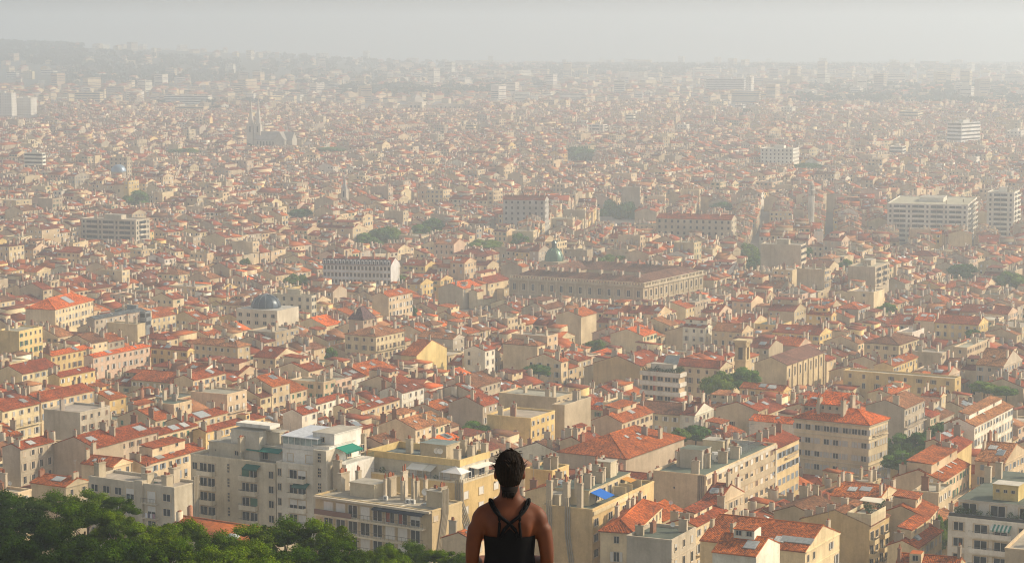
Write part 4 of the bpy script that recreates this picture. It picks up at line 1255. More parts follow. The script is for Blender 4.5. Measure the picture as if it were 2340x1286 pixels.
# ------------------------------------------------------------------ houses read off the photograph one by one
#  xc yc  nearest corner at the eaves; xl xr  ends of its two faces; distance or None; turn; wall; tiles; roof; extras
HOUSES = [
 (1446,1214,1372,1512,405,16,'cream','orange','hip',dict(pitch=.5,fy=True,rows=2,shut='white')),
 (1512,1188,1425,1562,436,26,'beige','orange','gy',dict(nchim=3)),
 (1590,1200,1526,1660,428,26,'cream','red','gy',dict(nchim=3,dish=True)),
 (1535,1233,1432,1590,385,26,'grey','green','flat',dict(nchim=3)),
 (1840,1258,1600,1918,396,28,'cream','orange','gx',dict(pitch=.34,nchim=3,fx='few',fy=False,sky=[(.75,-.1,3.6,1.8,0),(.78,.12,3.4,1.7,0),(.7,.42,2,2,1),(.66,.72,6,2,3)])),
 (1728,1268,1628,1782,374,28,'white','orange','gx',dict(fx=False,nchim=1,sky=[(.5,.5,2.2,2.4,0)])),
 (1862,1176,1768,1912,458,28,'tan','brown','gy',dict(nchim=2)),
 (2010,1140,1898,2052,492,28,'beige','orange','gx',dict(pitch=.3,sky=[(.5,-.3,2,2,1),(.4,.2,2.5,2,0)])),
 (2119,1183,1998,2142,450,20,'beige','orange','gy',dict(fy='few',shut='green',nchim=1,rows=1,pitch=.42)),
 (2145,1125,2085,2174,480,26,'beige','grey','flat',dict(nchim=2)),
 (2153,1098,2042,2214,505,26,'beige','orange','gy',dict(nchim=4,sky=[(.5,-.5,.8,3,1),(.5,.1,.8,3,1),(.5,.5,.8,3,1)])),
 (2180,1036,2118,2220,546,24,'yellow','red','gy',dict(nchim=3,fx=False)),
 (2296,1056,2228,2348,520,30,'beige','pale','gx',dict(fy=True,rows=2,nchim=3)),
 (2095,1250,2028,2152,425,26,'cream','orange','gy',dict(nchim=2)),
 (2190,1300,2046,2204,384,20,'cream','orange','gx',dict(nchim=2,pitch=.4,sky=[])),
 (2420,1262,2296,2470,378,24,'beige','grey','flat',dict(nchim=1)),
 (46,1024,5,122,540,28,'grey','red','gy',dict(vis=50,nchim=3)),
 (216,1022,122,282,545,26,'tan','red','gy',dict(vis=50,fx=False,nchim=3)),
 (258,1064,186,302,512,28,'cream','orange','gx',dict(nchim=2)),
 (327,1060,278,467,522,28,'cream','red','gy',dict(nchim=4,balcony=False)),
 (274,1006,196,362,562,28,'tan','red','gy',dict(nchim=4,sky=[(.45,.5,3.4,2.4,0)])),
 (183,942,100,252,630,28,'grey','grey','flat',dict(nchim=2)),
 (5,938,-60,92,650,28,'cream','red','gy',dict(balcony=True,nchim=2)),
 (94,916,40,216,665,28,'cream','red','gy',dict(nchim=4)),
 (43,757,-8,97,835,22,'yellow','grey','flat',dict(vis=60,nchim=2,fx=True)),
 (116,812,90,211,800,28,'yellow','bright orange','gy',dict(nchim=2)),
 (213,815,196,343,792,28,'pink','bright orange','gy',dict(vis=46,nchim=2,rows=2,bay=3)),
 (126,706,58,214,940,16,'cream','bright orange','hip',dict(vis=36,fx=True,nchim=1,rows=3,pitch=.5,sky=[(.5,0,5,5,0)])),
 (216,728,205,332,905,28,'grey','slate','gy',dict(nchim=0,fx=True,rows=2)),
 (314,741,228,332,905,28,'cream','grey','flat',dict(nchim=2,fx=False)),
 (543,792,430,572,830,30,'beige','pale','hip',dict(vis=36,fy=True,rows=2,nchim=3)),
 (428,800,345,442,815,30,'yellow','red','gx',dict(fy=True,rows=2)),
 (441,867,398,517,735,28,'cream','red','gy',dict(nchim=5)),
 (50,853,-12,134,745,26,'cream','red','gy',dict(fx=True)),
 (136,860,110,217,735,28,'yellow','red','gy',dict(nchim=3)),
 (330,1000,300,452,585,28,'cream','red','gy',dict(nchim=4,sky=[(.5,.2,3.2,2.2,0),(.5,.6,2.6,2.2,1)])),
 (420,965,380,520,620,28,'beige','red','gy',dict(nchim=4,sky=[(.5,.0,5,3.2,0)])),
 (470,985,440,606,600,28,'yellow','red','gy',dict(nchim=3)),
 (859,768,788,925,860,30,'cream','pale','hip',dict(vis=48,fy=True,rows=3,nchim=4)),
 (888,677,850,943,985,28,'cream','orange','gy',{}),
 (1035,774,955,1062,855,30,'grey','pale','gx',dict(nchim=3)),
 (952,812,917,1021,805,26,'yellow','orange','gx',dict(fx=False)),
 (1108,800,1060,1132,815,28,'white','red','gy',dict(fy='few')),
 (918,896,868,970,700,28,'white','dark red','gy',dict(balcony=True)),
 (1103,926,1025,1138,670,28,'tan','red','gy',{}),
 (690,946,646,726,645,26,'white','red','gy',dict(nchim=3)),
 (722,922,700,787,675,26,'white','red','gy',dict(nchim=3)),
 (788,930,768,822,672,26,'cream','red','gy',{}),
 (825,936,803,913,668,26,'cream','red','gy',dict(nchim=3)),
 (1213,955,1113,1268,640,28,'yellow','grey','flat',dict(vis=45,nchim=3)),
 (1010,1008,970,1047,585,28,'beige','bright orange','gy',dict(nchim=2)),
 (1272,908,1140,1314,690,30,'beige','grey','flat',dict(vis=60,nchim=3,fx=True)),
 (1421,964,1353,1493,632,28,'beige','orange','gy',dict(vis=48,nchim=3,fx=True,rows=2)),
 (1430,1046,1276,1563,560,30,'tan','orange','hip',dict(pitch=.4,nchim=3,fx=False,sky=[(.5,0,1.4,1.2,0),(.35,.3,1.2,1.2,1),(.3,-.4,1.2,1.2,1)])),
 (1645,841,1490,1674,748,30,'beige','red','gx',dict(vis=50,fy=True,rows=4,nchim=4)),
 (2182,865,1927,2196,738,30,'yellow','grey','flat',dict(vis=42,fy=True,nchim=0,rows=2,bay=4.5,fx=True)),
 (2036,900,1984,2080,702,28,'cream','orange','gy',dict(nchim=1)),
 (2227,972,2157,2314,592,28,'white','pale','gy',dict(vis=62,fx=True,rows=3,nchim=2)),
 (2067,932,1978,2113,648,28,'grey','pale','gy',dict(vis=46,fx=True,rows=3,nchim=2)),
 (2150,905,2105,2162,690,28,'beige','red','gx',{}),
 (1815,967,1712,1835,625,30,'white','bright orange','gx',dict(nchim=2)),
 (1790,892,1690,1808,700,30,'yellow','orange','gx',dict(fy=True,rows=2,nchim=1)),
 (1612,748,1560,1628,885,30,'white','red','gx',dict(vis=50,fy=True)),
 (1328,722,1270,1363,920,28,'beige','orange','gy',dict(fx=False)),
 (1464,836,1356,1476,775,28,'ochre','red','gy',dict(vis=42,fx=False)),
 (1695,758,1627,1722,875,30,'cream','pale','gx',dict(fy=True)),
 (1900,720,1843,1912,930,30,'yellow','orange','gx',dict(fy=True,rows=2)),
 (2054,787,1975,2101,840,30,'beige','brown','hip',dict(fy=True,rows=2)),
 (2210,794,2178,2259,830,28,'beige','grey','flat',dict(fy=True)),
 (2293,836,2230,2336,775,30,'grey','pale','gx',dict(fy=True)),
 (2041,836,1998,2097,785,28,'yellow','orange','gy',dict(fx=True,rows=1)),
 (830,728,797,857,900,28,'tan','brown','hip',dict(pitch=1.3,nchim=1,tilec=(.13,.075,.075))),
 (1290,925,1268,1350,660,28,'tan','grey','flat',dict(nchim=2,fx=False)),
 (2150,1010,2120,2200,575,28,'beige','red','gy',{}),
 (1640,1150,1600,1700,470,28,'beige','red','gx',{}),
 (600,1250,372,690,392,33,'tan','orange','gx',dict(pitch=.36,nchim=3,fx=False,sky=[(.85,-.75,4.5,1.8,0),(.7,.3,2.5,1.5,0)])),
 (330,1128,300,420,470,30,'tan','orange','gx',dict(nchim=1)),
 (150,1110,70,205,470,30,'tan','orange','gx',dict(nchim=2,pitch=.3)),
 (40,1125,-30,72,455,30,'cream','grey','flat',dict(nchim=2)),
 (1085,1235,1010,1110,392,28,'cream','orange','gy',dict(nchim=1)),
 (1330,1010,1280,1372,590,28,'beige','red','gy',{}),
 (1262,1075,1200,1300,470,28,'yellow','green','flat',dict(nchim=4)),
 (1290,1130,1200,1330,440,28,'cream','orange','gy',dict(nchim=4)),
]
CAND = []
def add_manual():
    for i, (xc, yc, xl, xr, d, th, wa, ti, ro, ex) in enumerate(HOUSES):
        r = random.Random(1000 + i)
        s = spec(frame(xc, yc, xl, xr, d, th), wa, ro, ti, ex.get("pitch", r.uniform(.32, .42)), r, **{k: v for k, v in ex.items() if k != "pitch"})
        plan_details(s, r)
        s['seed'] = i; s['manual'] = True
        CAND.append(s); SOLID.append(s)
        protect_box(s, ex.get('vis', 26 if s['y'] < 600 else 20))
add_manual()
# ------------------------------------------------------------------ landmarks further off
def fs(xc, yc, xl, xr, d, th=28, wall='white', roof='flat', tile='grey', **kw):
    return spec(frame(xc, yc, xl, xr, d, th), wall, roof, tile, **kw)

LATER = []          # things whose labels are worded once everything stands
def palace():
    s = fs(1470, 652, 1165, 1607, 1085, 30, 'beige', wallc=(.47, .39, .26))
    SOLID.append(s); protect_box(s, 42); REFS.append(('green domed palace', 1390, 640))
    o = thing('palace', 'long stone palace with balustrades, red roofs round a court and a green dome', 'palace', (s['x'], s['y'], s['gz']), s['rot'])
    a, b, H = s['wx'] / 2, s['wy'] / 2, s['H']
    w = 16.0
    g = Geo(); c = s['wallc']
    P = [(-a, -b), (a, -b), (a, b), (-a, b)]; Q = [(-a + w, -b + w), (a - w, -b + w), (a - w, b - w), (-a + w, b - w)]
    for k in range(4):
        p, q = P[k], P[(k + 1) % 4]; g.face([(*p, -4), (*q, -4), (*q, H), (*p, H)], 'plaster', c)
        p, q = Q[k], Q[(k + 1) % 4]; g.face([(*q, -4), (*p, -4), (*p, H), (*q, H)], 'plaster', c)
    part('wall', g, o)
    M_ = [((p[0] + q[0]) / 2, (p[1] + q[1]) / 2) for p, q in zip(P, Q)]
    for k in range(4):
        g = Geo(); j = (k + 1) % 4
        e = .99
        A, B = [(x * e, y * e) for x, y in (P[k], P[j])]
        for f in ([(*A, H + .1), (*B, H + .1), (*M_[j], H + 3.6), (*M_[k], H + 3.6)], [(*M_[k], H + 3.6), (*M_[j], H + 3.6), (*Q[j], H + .1), (*Q[k], H + .1)]):
            L = (Vector(f[0]) - Vector(f[1])).length
            g.face(f, 'tile', vary((.23, .105, .06), .15), [(0, 0), (L, 0), (L, 8), (0, 8)])
        part('roof', g, o)
    st = (.56, .48, .34)
    for face, L in (('Y', a), ('X', b)):
        for z0, z1, ot in ((H - 1.2, H - .5, .7), (7.6, 8.2, .4)): wbox(o, s, face, -L - .02, L + .02, ot, z0, z1, 'cornice', 'plaster', st)
        wbox(o, s, face, -L - .1, L + .1, .35, H + .9, H + 1.2, 'balustrade_rail', 'plaster', st, inn=.1)
        g = Geo(); n = int(2 * L / 1.6)
        for k in range(n + 1):
            q = -L + 2 * L * k / n
            wd = .6 if k % 5 == 0 else .22
            if face == 'Y': g.box(q - wd, q + wd, -b - .3, -b + .1, H - .5, H + .9, 'plaster', st)
            else: g.box(a - .1, a + .3, q - wd, q + wd, H - .5, H + .9, 'plaster', st)
        bl = part('baluster', g, o); bl['kind'] = 'stuff'
        n = int(2 * L / 5.2)
        for k in range(n):
            q = -L + 2 * L * (k + .5) / n
            for z in (H - 4.3, 4.2): put_window(o, s, face, q, z, 'open' if False else 'bare', 'brown', 1.5, 1.7)
            if face == 'Y': link('pilaster', pil_mesh(), o, (q - L / n, -b, 0), 0, None, (1, 1, H - 1.2))
            else: link('pilaster', pil_mesh(), o, (a, q - L / n, 0), PI / 2, None, (1, 1, H - 1.2))
    # inner court wall windows on the far wing
    n = 12
    for k in range(n):
        for z in (H - 3.5,):
            x = -a + w + (2 * a - 2 * w) * (k + .5) / n
            wd = link('window', window_mesh('bare', 'brown'), o, (x, b - w - .01, z)); wd.scale = (1.3, 1, 1.2)
    for k in range(30):
        x, y = rnd.uniform(-.9, .9) * a, rnd.choice([-b + w / 2, b - w / 2])
        link('chimney', chimney_mesh(k % 6), o, (x, y, H + 3.3), 0, None, (1, 2, 2))
    # drum and dome over the left wing
    p = at(1266, 622, 1175)
    R_ = Matrix.Rotation(-s['rot'], 4, 'Z')
    q = R_ @ Vector((p.x - s['x'], p.y - s['y'], 0))
    zb, zt = H - 1, at(1266, 598, 1175).z - s['gz']
    g = Geo(); g.box(q.x - 5.2, q.x + 5.2, q.y - 5.2, q.y + 5.2, zb, zt, 'plaster', st)
    g.box(q.x - 5.6, q.x + 5.6, q.y - 5.6, q.y + 5.6, zt, zt + .5, 'plaster', st, bottom=True)
    d = part('dome_drum', g, o)
    for x in (-2.4, 2.4):
        w1 = link('window', window_mesh('bare', 'white'), d, (q.x + x, q.y - 5.2, zt - 2)); w1.scale = (1, 1, 1)
        w1 = link('window', window_mesh('bare', 'white'), d, (q.x + 5.2, q.y + x, zt - 2), PI / 2); w1.scale = (1, 1, 1)
    g = Geo(); cu = (.11, .20, .14)
    g.lathe([(4.9, zt + .5), (4.85, zt + 1.5), (4.5, zt + 3.2), (3.7, zt + 5.0), (2.6, zt + 6.3), (1.5, zt + 7.0), (1.1, zt + 7.1)], 'metal', cu, 20, q.x, q.y)
    for k in range(8):
        an = 2 * PI * k / 8
        g.tube([(q.x + r_ * math.cos(an), q.y + r_ * math.sin(an), z) for r_, z in ((4.95, zt + .5), (4.6, zt + 3.2), (3.8, zt + 5.0), (2.7, zt + 6.35), (1.1, zt + 7.15))], .16, 'metal', (.17, .25, .19), 5)
    part('dome', g, o, True)
    g = Geo(); g.lathe([(1.2, zt + 7), (1.1, zt + 9.4), (1.5, zt + 9.6), (1.0, zt + 10.4), (.25, zt + 11.2), (.08, zt + 13.2), (.01, zt + 13.3)], 'metal', (.09, .12, .11), 10, q.x, q.y); part('lantern', g, o)

def pil_mesh():
    if 'pil' not in CACHE:
        g = Geo(); fbox(g, -.35, .35, -.25, 0, 0, 1, 'plaster', (.56, .48, .34)); CACHE['pil'] = g.mesh('pilaster')
    return CACHE['pil']
palace()

def bell_tower():
    s = fs(1700, 768, 1678, 1716, 775, 28, 'cream', 'flat', 'grey', wallc=(.60, .47, .26))
    s['wx'] = s['wy'] = min(s['wx'], 4.6)
    p = at(1697, 768, 778); s['x'], s['y'] = p.x, p.y; s['gz'] = ground(p.x, p.y); s['H'] = p.z - s['gz'] - 1.2
    SOLID.append(s); protect_box(s, 62); ref('stone bell tower', s)
    o = thing('bell_tower', 'square ochre stone bell tower with an arched opening near its top', 'bell tower', (s['x'], s['y'], s['gz']), s['rot'])
    a, H = s['wx'] / 2, s['H']
    g = Geo(); c = s['wallc']
    g.box(-a, a, -a, a, -4, H - 6.5, 'plaster', c); part('wall', g, o)
    g = Geo()
    for x in (-1, 1):
        for y in (-1, 1): g.box(min(x * a, x * a * .45), max(x * a, x * a * .45), min(y * a, y * a * .45), max(y * a, y * a * .45), H - 6.5, H - 1.5, 'plaster', c)
    g.box(-a, a, -a, a, H - 2.4, H - .8, 'plaster', c, bottom=True)
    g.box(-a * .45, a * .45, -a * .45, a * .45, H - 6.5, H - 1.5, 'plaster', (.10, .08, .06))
    part('belfry', g, o)
    for z, ot, h in ((H - 7.0, .25, .5), (H - .8, .35, .5), (H - .3, .55, .4)):
        g = Geo(); g.box(-a - ot, a + ot, -a - ot, a + ot, z, z + h, 'plaster', (.64, .52, .31), bottom=True); part('cornice', g, o)
    # the church beside it
    s = fs(1798, 833, 1724, 1882, 795, 28, 'cream', 'gy', 'brown', pitch=.40, wallc=(.62, .50, .30), tilec=(.20, .095, .065))
    o = hero('church', 'church with a long dark brown roof and pilastered cream side wall, near the bell tower', 'church', s, 'long brown church roof')
    b, H = s['wy'] / 2, s['H']
    for k in range(7):
        y = -b + 2 * b * (k + .5) / 7
        put_window(o, s, 'X', y, H - 3.2, 'bare', 'white', 1.0, 1.7); wbox(o, s, 'X', y + b / 7 - .3, y + b / 7 + .3, .4, -3, H - .6, 'buttress', 'plaster', (.64, .53, .33))
bell_tower()

def strip_block(label, xc, yc, xl, xr, d, floors, fh=3.0, th=28, wall='white', phrase=None, name='apartment_block', cat='apartment block', style='grid', wc=None, roofc='grey', fy=True, fx=True, group=None, roof='flat', vis=None):
    fh *= far(d) / d
    s = fs(xc, yc, xl, xr, d, th, wall, roof, roofc)
    if wc: s['wallc'] = wc
    if roof == 'gx': redepth(s, 13)
    s['H'] = max(s['H'], 8)
    o = hero(name, label, cat, s, phrase, group, vis or min(s['H'], floors * fh) * F / s['y'] * .62)
    a, b, H = s['wx'] / 2, s['wy'] / 2, s['H']
    lite = tuple(min(.82, x * 1.12) for x in s['wallc'])
    for face, on, L in (('Y', fy, a), ('X', fx, b)):
        if not on: continue
        for k in range(floors):
            z = H - .9 - k * fh
            if z < 1: break
            if style == 'band':
                wbox(o, s, face, -L + .3, L - .3, .03, z - 1.5, z, 'window_band', 'glass', (.05, .05, .05))
                wbox(o, s, face, -L + .05, L - .05, .35, z - fh + .1, z - 1.5, 'spandrel', 'plaster', lite)
            else:
                n = max(2, int(2 * L / 3.6))
                g = Geo()
                for i in range(n):
                    q = -L + 2 * L * (i + .5) / n
                    ww = .62
                    if style == 'balcony' and i % 3: ww = 2 * L / n / 2 - .1
                    if face == 'Y': g.box(q - ww, q + ww, -b - .04, -b, z - 1.7, z - .1, 'glass', (.04, .045, .05))
                    else: g.box(a, a + .04, q - ww, q + ww, z - 1.7, z - .1, 'glass', (.04, .045, .05))
                    if style == 'balcony' and i % 3:
                        if face == 'Y': g.box(q - ww, q + ww, -b - 1.0, -b - .9, z - 2.6, z - 1.6, 'plaster', lite); g.box(q - ww, q + ww, -b - .9, -b, z - 2.6, z - 2.45, 'plaster', lite, bottom=True)
                        else: g.box(a + .9, a + 1.0, q - ww, q + ww, z - 2.6, z - 1.6, 'plaster', lite); g.box(a, a + .9, q - ww, q + ww, z - 2.6, z - 2.45, 'plaster', lite, bottom=True)
                f = part('window_row', g, o); f['kind'] = 'stuff'
    r = random.Random(int(xc))
    if roof == 'flat':
        flat_clutter(o, s, r, 3, 0, None, (1.5, 3))
        penthouse(o, s, -a * .3, a * .3, -b * .3, b * .4, 2.6, s['wallc'], name='lift_house')
    else:
        for k in range(8):
            x = (-.9 + 1.8 * k / 7) * a
            link('chimney', chimney_mesh(k % 6), o, (x, r.uniform(-.3, .3) * b, s['H'] + s['pitch'] * b * .6), 0, None, (.6, 1.8, 2.6))
    return o

strip_block('beige slab of flats with stacked balconies on its shaded front, amid small houses', 310, 503, 185, 342, 1345, 7, th=22, wall='beige', phrase='beige balcony slab', style='balcony', wc=(.54, .49, .39))
strip_block('long white slab of flats with many small balconies, at the right', 2212, 468, 2028, 2232, 1405, 8, th=16, wall='white', phrase='long white slab', style='balcony', wc=(.74, .71, .63))
strip_block('white tower of flats with balconies beside the long white slab', 2318, 440, 2256, 2330, 1415, 10, th=20, wall='white', phrase='white balcony tower', style='balcony', wc=(.76, .72, .63))
strip_block('bright office block striped with white floor bands, standing in haze on the right', 2197, 281, 2165, 2240, 2050, 10, 3.3, 40, 'white', 'striped white office block', 'office_block', 'office block', 'band', (.70, .70, .68))
strip_block('left hand one of the twin pale towers, tall flats cut by the frame edge', 26, 213, -30, 37, 2600, 9, th=20, wall='white', phrase='twin pale towers', wc=(.82, .79, .72), vis=56)
strip_block('tall pale tower of flats, the right hand one of the twin towers', 70, 224, 38, 84, 2620, 8, th=20, wall='white', wc=(.82, .79, .72), vis=48)
strip_block('long white slab of flats with dark floor lines, left of the twin spires', 475, 219, 374, 479, 2800, 7, th=8, wall='white', phrase='far white slab', style='band')
strip_block('lower white slab in front of another white slab, blank sunlit end wall', 465, 244, 400, 478, 2650, 6, th=10, wall='cream', style='band', fx=False)
strip_block('cream ended slab with blue grey window front, near the twin pale towers', 228, 212, 170, 236, 2850, 9, th=12, wall='cream', style='band')
strip_block('pale classical barracks with a small pediment, behind the far white slab', 500, 205, 432, 504, 3100, 3, 4.0, 8, 'cream')
strip_block('thin white tower standing at the end of a hazy slab', 1717, 176, 1704, 1723, 3000, 12, th=20, wall='white', phrase='thin white tower')
strip_block('wide hazy grey slab of many floors beside the thin white tower', 1700, 181, 1614, 1704, 3050, 10, th=10, wall='grey', style='band', wc=(.5, .5, .48))
strip_block('slim lone tower rising from the wooded far slope on the left', 353, 111, 345, 357, 3900, 14, th=20, wall='white', phrase='slim lone tower')
strip_block('hazy far tower cluster, broad block at the top left', 235, 103, 214, 250, 4200, 12, th=20, wall='white')
strip_block('hazy far tower with stepped top, left of the broad far block', 140, 99, 126, 147, 4300, 12, th=20, wall='white')
strip_block('ten storey pale block in haze above the domed fountain palace', 970, 172, 942, 975, 3600, 12, th=24, wall='white', style='band')
strip_block('hazy pale tower left of the slim lone tower, half hidden by trees', 180, 172, 163, 185, 3500, 12, th=20, wall='white')
strip_block('white block of stepped balconies in the middle distance, right of centre', 1812, 340, 1738, 1826, 1850, 7, th=20, wall='white', phrase='stepped white flats', style='grid', wc=(.80, .78, .70))
strip_block('narrow white balcony block, brightest thing among the roofs right of centre', 1378, 285, 1345, 1387, 2250, 7, th=22, wall='white', phrase='bright narrow flats', style='balcony')
strip_block('white roof terraces block stacked above the small houses at the far left', 96, 350, 55, 104, 1800, 6, th=20, wall='white', phrase='stacked white terraces', style='band')
strip_block('tan tall block with sunlit right side, by the blue dome', 290, 360, 250, 300, 1750, 6, th=20, wall='tan')
strip_block('long blue grey glass fronted office among red roofs at the left', 332, 712, 262, 336, 930, 2, 3.2, 24, 'grey', None, 'office_block', 'office block', 'band', (.20, .23, .25), 'slate')
strip_block('pale modern block with green roof edge, beside the glass dome', 712, 676, 622, 722, 985, 4, 3.2, 26, 'cream', 'green edged office', 'office_block', 'office block', 'grid', (.60, .55, .42), 'green')
strip_block('long six storey grey stone row with balconies behind the dark trees', 1245, 457, 1150, 1258, 1420, 5, 3.4, 12, 'grey', 'grey stone row', 'apartment_row', 'apartment row', 'grid', (.46, .45, .42), 'dark red', roof='gx')
strip_block('pale stone row of tall windows with a sunlit gable end', 1672, 502, 1500, 1705, 1330, 4, 3.4, 18, 'cream', 'sunlit gabled row', 'apartment_row', 'apartment row', 'grid', (.54, .48, .36), 'red', roof='gx')
strip_block('low beige modern school with white window strips, right of the tree clump', 1830, 560, 1738, 1842, 1180, 3, 3.2, 20, 'white', None, 'school', 'school', 'band', (.52, .46, .34), fy=False)
strip_block('hillside flats with white balconies half hidden behind roofs, right', 2000, 610, 1938, 2032, 1105, 3, 3.0, 24, 'cream', None, 'apartment_block', 'apartment block', 'balcony', (.50, .42, .30), fy=False)
for i, (x, y, w, d, n) in enumerate([(28, 165, 26, 3300, 8), (65, 163, 24, 3300, 8), (110, 160, 34, 3400, 8), (322, 157, 26, 3600, 9), (390, 157, 24, 3400, 9), (525, 148, 22, 3500, 9), (610, 160, 20, 3600, 8), (700, 180, 40, 3300, 7), (770, 195, 44, 3200, 7), (572, 214, 22, 2900, 5), (640, 212, 34, 3000, 5), (855, 165, 26, 3700, 8), (1075, 172, 10, 3600, 9), (1170, 155, 26, 3900, 9), (1230, 152, 22, 3950, 9), (1270, 150, 26, 4000, 9), (1400, 158, 60, 3900, 6), (1480, 210, 18, 3000, 7), (1250, 215, 22, 3000, 8), (1640, 232, 40, 2750, 6), (1690, 240, 22, 2700, 6), (1800, 245, 30, 2600, 5), (2080, 255, 50, 2500, 5), (2320, 300, 40, 2200, 6), (2050, 335, 34, 2000, 5), (1300, 270, 24, 2400, 6), (1440, 262, 20, 2450, 6), (1560, 285, 26, 2300, 5), (1075, 285, 20, 2300, 5), (880, 205, 30, 3100, 6), (1955, 200, 30, 3000, 6), (2150, 205, 34, 3000, 4)]):
    nm = ['hazy pale block of flats', 'hazy slab of white flats', 'far cream tower block'][i % 3]
    near = min([q for q in REFS if q[2] < 400], key=lambda q: abs(q[1] - x) + abs(q[2] - y))
    o_ = strip_block(None, x + w * .35, y, x - w * .5, x + w * .6, d, n, 3.0, 20, ['white', 'cream', 'white'][i % 3], None, 'tower_block', 'tower block', ['band', 'grid'][i % 2], None, group='hazy tower blocks of the far suburbs')
    LATER.append((o_, 'block', nm, '', x, y))

def mansard():
    s = fs(893, 606, 738, 935, 1140, 14, 'white', 'gx', 'red', wallc=(.66, .66, .66), pitch=.42)
    redepth(s, 15)
    o = hero('hotel', 'long white building with a row of arched dormers in its slate mansard roof', 'building', s, 'white mansard building', None, 44)
    a, b, H = s['wx'] / 2, s['wy'] / 2, s['H']
    g = Geo(); g.slab([(-a - .2, -b - .15, H - .2), (a + .2, -b - .15, H - .2), (a + .2, -b + .4, H + 2.6), (-a - .2, -b + .4, H + 2.6)], .5, 'felt', TILE['slate']); part('mansard', g, o)
    n = 18
    for k in range(n):
        x = -a + 2 * a * (k + .5) / n
        g = Geo(); g.box(x - .7, x + .7, -b - .35, -b + .6, H + .1, H + 1.5, 'plaster', (.66, .67, .68)); g.tube([(x, -b - .36, H + 1.5), (x, -b + .6, H + 1.5)], .7, 'plaster', (.66, .67, .68), 10)
        g.box(x - .38, x + .38, -b - .37, -b - .35, H + .2, H + 1.6, 'glass', DARK); part('dormer', g, o)
        for z in (H - 1.9, H - 5.3, H - 8.7):
            if z > 1: put_window(o, s, 'Y', x, z, 'bare', 'white', 1, 1)
    for z in (H - .25, H - 3.5, H - 6.9): wbox(o, s, 'Y', -a - .1, a + .1, .45, z - .25, z, 'cornice', 'plaster', (.66, .66, .66))
    for k in range(5): link('chimney', chimney_mesh(k), o, ((-.8 + .4 * k) * a, -b * .2, roof_z(s, 0, -b * .2)), 0, None, (.8, 2, 3))
mansard()

def glass_dome():
    p = at(608, 700, 965)
    o = thing('glass_dome', 'low blue grey glazed dome on a pale flat roofed hall, beside the green edged office', 'dome', (p.x, p.y, p.z - 14))
    g = Geo(); g.box(-9.5, 10.5, -8.2, 9, -6, 13.6, 'plaster', (.66, .60, .48), top=('felt', (.45, .43, .38))); part('podium', g, o)
    for k in range(5):
        for z in (11.2, 8):
            w_ = link('window', window_mesh('bare', 'white'), o, (-7.6 + 4 * k, -8.2, z)); w_.scale = (1.6, 1, .8)
    o.rotation_euler = (0, 0, -.45)
    g = Geo(); g.lathe([(6.2, 13.4), (6.2, 14), (5.9, 15.6), (4.8, 17.3), (3.0, 18.5), (.8, 19.1), (.01, 19.15)], 'metal', (.05, .075, .10), 24); part('dome', g, o, True)
    for k in range(12):
        g = Geo(); an = 2 * PI * k / 12; g.tube([(r_ * math.cos(an), r_ * math.sin(an), z) for r_, z in ((6.3, 14), (6.0, 15.6), (4.9, 17.4), (3.0, 18.6), (.6, 19.2))], .11, 'metal', (.18, .21, .24), 4); part('rib', g, o)
    SOLID.append(dict(x=p.x, y=p.y, gz=p.z - 14, rot=-.45, wx=21, wy=18, H=14))
    REFS.append(('glass dome', 608, 690))
    for px in (582, 600, 618, 634): protect(px, 701, 955)
    p = at(271, 392, far(1690))
    o = thing('domed_church', 'round church with a smooth pale blue dome among hazy roofs on the left', 'church', (p.x, p.y, p.z - 16))
    g = Geo(); g.lathe([(5.6, -8), (5.6, 16)], 'plaster', (.46, .40, .32), 20); part('drum', g, o)
    g = Geo(); g.lathe([(6, 16), (5.6, 18.2), (4.3, 20), (2.2, 21.2), (.01, 21.5)], 'metal', (.22, .30, .38), 20); part('dome', g, o, True)
    SOLID.append(dict(x=p.x, y=p.y, gz=p.z - 16, rot=0, wx=14, wy=14, H=18)); REFS.append(('pale blue dome', 271, 385))
    for px in (256, 271, 286): protect(px, 401, far(1690) - 10)
glass_dome()

